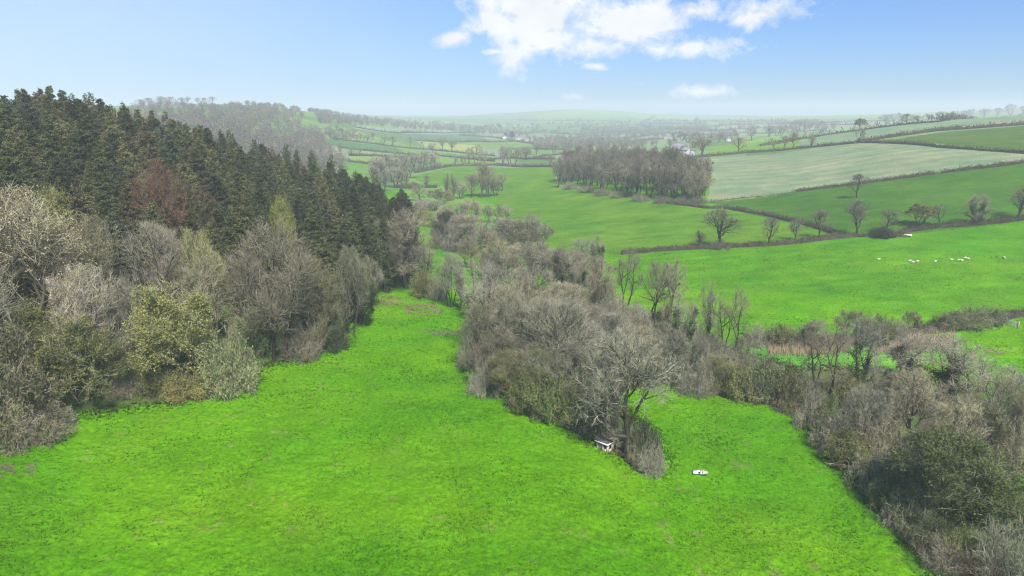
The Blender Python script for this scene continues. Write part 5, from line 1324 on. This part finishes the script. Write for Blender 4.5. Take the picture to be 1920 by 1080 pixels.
def build_world():
    w = bpy.data.worlds.new('World'); SC.world = w; w.use_nodes = True
    nt = w.node_tree
    for n in list(nt.nodes): nt.nodes.remove(n)
    g = NT_(nt)
    sky = g.n('ShaderNodeTexSky', sky_type='NISHITA', sun_disc=False, sun_elevation=SUN_EL, sun_rotation=SUN_AZ, altitude=100.0, air_density=1.0, dust_density=1.0, ozone_density=2.0)
    tc = g.n('ShaderNodeTexCoord')
    sx = g.n('ShaderNodeSeparateXYZ'); nt.links.new(tc.outputs['Generated'], sx.inputs[0])
    az = g.math('ARCTAN2', sx.outputs[0], sx.outputs[1])
    el = g.math('ARCSINE', sx.outputs[2])
    cv = g.n('ShaderNodeCombineXYZ'); nt.links.new(az, cv.inputs[0]); nt.links.new(g.math('MULTIPLY', el, 1.25), cv.inputs[1])
    def noise(scale, detail, rough, off):
        nd = g.n('ShaderNodeTexNoise', i_Scale=scale, i_Detail=detail, i_Roughness=rough, i_Distortion=0.35)
        ad = g.n('ShaderNodeVectorMath', operation='ADD'); nt.links.new(cv.outputs[0], ad.inputs[0]); ad.inputs[1].default_value = (off, off * 0.7, 0)
        nt.links.new(ad.outputs[0], nd.inputs['Vector']); return nd.outputs[0]
    n1 = noise(26.0, 10.0, 0.64, 3.1)
    n2 = noise(8.0, 6.0, 0.55, 8.3)
    blobs = [(1000, 28, 112, 58, 1.0), (940, 45, 66, 36, 0.95), (962, 108, 34, 34, 0.8), (1040, 70, 60, 30, 0.8), (1195, 40, 105, 46, 0.95), (1120, 88, 75, 22, 0.7), (1430, 28, 92, 26, 0.75), (850, 75, 36, 18, 0.8), (1310, 92, 95, 17, 0.55), (927, 97, 24, 6, 0.7), (1118, 125, 22, 9, 0.6), (1088, 180, 40, 9, 0.45), (1330, 172, 62, 11, 0.4), (1190, 158, 26, 8, 0.25), (1300, 20, 50, 20, 0.7)]
    tot = None
    for u, v, ru, rv, s in blobs:
        d = ray(u, v); a0 = math.atan2(d[0], d[1]); e0 = math.atan2(d[2], math.hypot(d[0], d[1]))
        ka, ke = ru / F, rv / F
        dx = g.math('MULTIPLY', g.math('SUBTRACT', az, a0), 1 / ka); dy = g.math('MULTIPLY', g.math('SUBTRACT', el, e0), 1 / ke)
        r = g.math('SQRT', g.math('ADD', g.math('MULTIPLY', dx, dx), g.math('MULTIPLY', dy, dy)))
        b = g.math('MULTIPLY', g.math('SUBTRACT', 1.25, r, clamp=False), s)
        tot = b if tot is None else g.math('MAXIMUM', tot, b)
    tot = g.math('MAXIMUM', tot, -0.6)
    den = g.math('ADD', tot, g.math('MULTIPLY', g.math('SUBTRACT', g.math('ADD', g.math('MULTIPLY', n1, 0.65), g.math('MULTIPLY', n2, 0.35)), 0.5), 3.4))
    mask = g.ramp(den, 0.1, 0.0, 0.7, 0.97)
    # thin high veil of cloud whitening the sky on the left
    d = ray(-250, 60); va, ve = math.atan2(d[0], d[1]), math.atan2(d[2], math.hypot(d[0], d[1]))
    dx = g.math('MULTIPLY', g.math('SUBTRACT', az, va), 1.15); dy = g.math('MULTIPLY', g.math('SUBTRACT', el, ve), 1.9)
    veil = g.math('POWER', 2.718, g.math('MULTIPLY', g.math('ADD', g.math('MULTIPLY', dx, dx), g.math('MULTIPLY', dy, dy)), -2.2))
    veil = g.math('MULTIPLY', veil, g.ramp(n2, 0.25, 0.70, 0.75, 0.88))
    bg1 = g.n('ShaderNodeBackground', i_Strength=SKY)
    tintn = g.mix(1.0, sky.outputs[0], SKYTINT, 'MULTIPLY')
    nt.links.new(tintn, bg1.inputs[0])
    bg3 = g.n('ShaderNodeBackground', i_Strength=0.64); bg3.inputs[0].default_value = (0.60, 0.79, 1.0, 1)
    mv = g.n('ShaderNodeMixShader'); nt.links.new(veil, mv.inputs[0]); nt.links.new(bg1.outputs[0], mv.inputs[1]); nt.links.new(bg3.outputs[0], mv.inputs[2])
    bg2 = g.n('ShaderNodeBackground'); nt.links.new(g.math('MULTIPLY', g.ramp(n2, 0.3, 0.84, 0.7, 1.1), CLOUD), bg2.inputs[1]); bg2.inputs[0].default_value = (0.97, 0.98, 1.0, 1)
    mx = g.n('ShaderNodeMixShader'); nt.links.new(mask, mx.inputs[0]); nt.links.new(mv.outputs[0], mx.inputs[1]); nt.links.new(bg2.outputs[0], mx.inputs[2])
    o = g.n('ShaderNodeOutputWorld'); nt.links.new(mx.outputs[0], o.inputs[0])
SKY, CLOUD, SKYTINT = 0.074, 0.64, (0.49, 0.79, 1.32)

def build_light_camera():
    l = bpy.data.lights.new('sun', 'SUN'); l.energy = SUN; l.angle = math.radians(12); l.color = (1.0, 0.95, 0.86)
    o = bpy.data.objects.new('sun', l); COL.objects.link(o)
    v = Vector((math.sin(SUN_AZ) * math.cos(SUN_EL), math.cos(SUN_AZ) * math.cos(SUN_EL), math.sin(SUN_EL)))
    o.rotation_euler = v.to_track_quat('Z', 'Y').to_euler()
    o.location = (0, 0, 200)
    c = bpy.data.cameras.new('camera'); c.sensor_width = 36; c.lens = 36 * F / 1920; c.clip_start = 0.5; c.clip_end = 20000
    co = bpy.data.objects.new('camera', c); COL.objects.link(co)
    co.location = (0, 0, CZ); co.rotation_euler = (math.pi / 2 - PITCH, 0, 0)
    SC.camera = co
    SC.view_settings.view_transform = 'Standard'; SC.view_settings.look = 'None'
    SC.view_settings.exposure = EXPO; SC.view_settings.gamma = 1.0
    SC.render.engine = 'CYCLES'
    cy = SC.cycles
    cy.use_denoising = True
    try:
        cy.denoiser = 'OPENIMAGEDENOISE'; cy.denoising_input_passes = 'RGB_ALBEDO_NORMAL'
    except Exception: pass
    cy.use_adaptive_sampling = False; cy.filter_width = 1.2; cy.denoising_prefilter = 'NONE'
    cy.max_bounces = 6; cy.diffuse_bounces = 3; cy.glossy_bounces = 1; cy.transmission_bounces = 2; cy.volume_bounces = 1; cy.transparent_max_bounces = 8
    cy.volume_step_rate = 10.0; cy.volume_max_steps = 16
SUN, EXPO = 5.0, 0.7

import time as _t
_t0 = _t.time()
def lap(s): print('%-12s %.1f' % (s, _t.time() - _t0))
build_ground(); lap('ground')
build_grass(); lap('grass')
build_protos(); lap('protos')
plant_conifers(); lap('conifers')
plant_all(); lap('plants')
all_hedges(); lap('hedges')
build_far_wood(); lap('far wood')
reeds([(1440, 652), (1560, 648), (1600, 655), (1560, 668), (1440, 668)], 1500, 'pinkish dry reeds along the pasture hedge')
reeds([(1630, 650), (1700, 632), (1790, 628), (1790, 650), (1640, 668)], 1800, 'pinkish dry reeds behind the ivy filled tree')
build_hut(); build_boat(); build_trough(); build_gate(); build_stone_wall(); build_sheep(); buildings(); lap('things')
build_haze(); build_world(); build_light_camera(); lap('done')
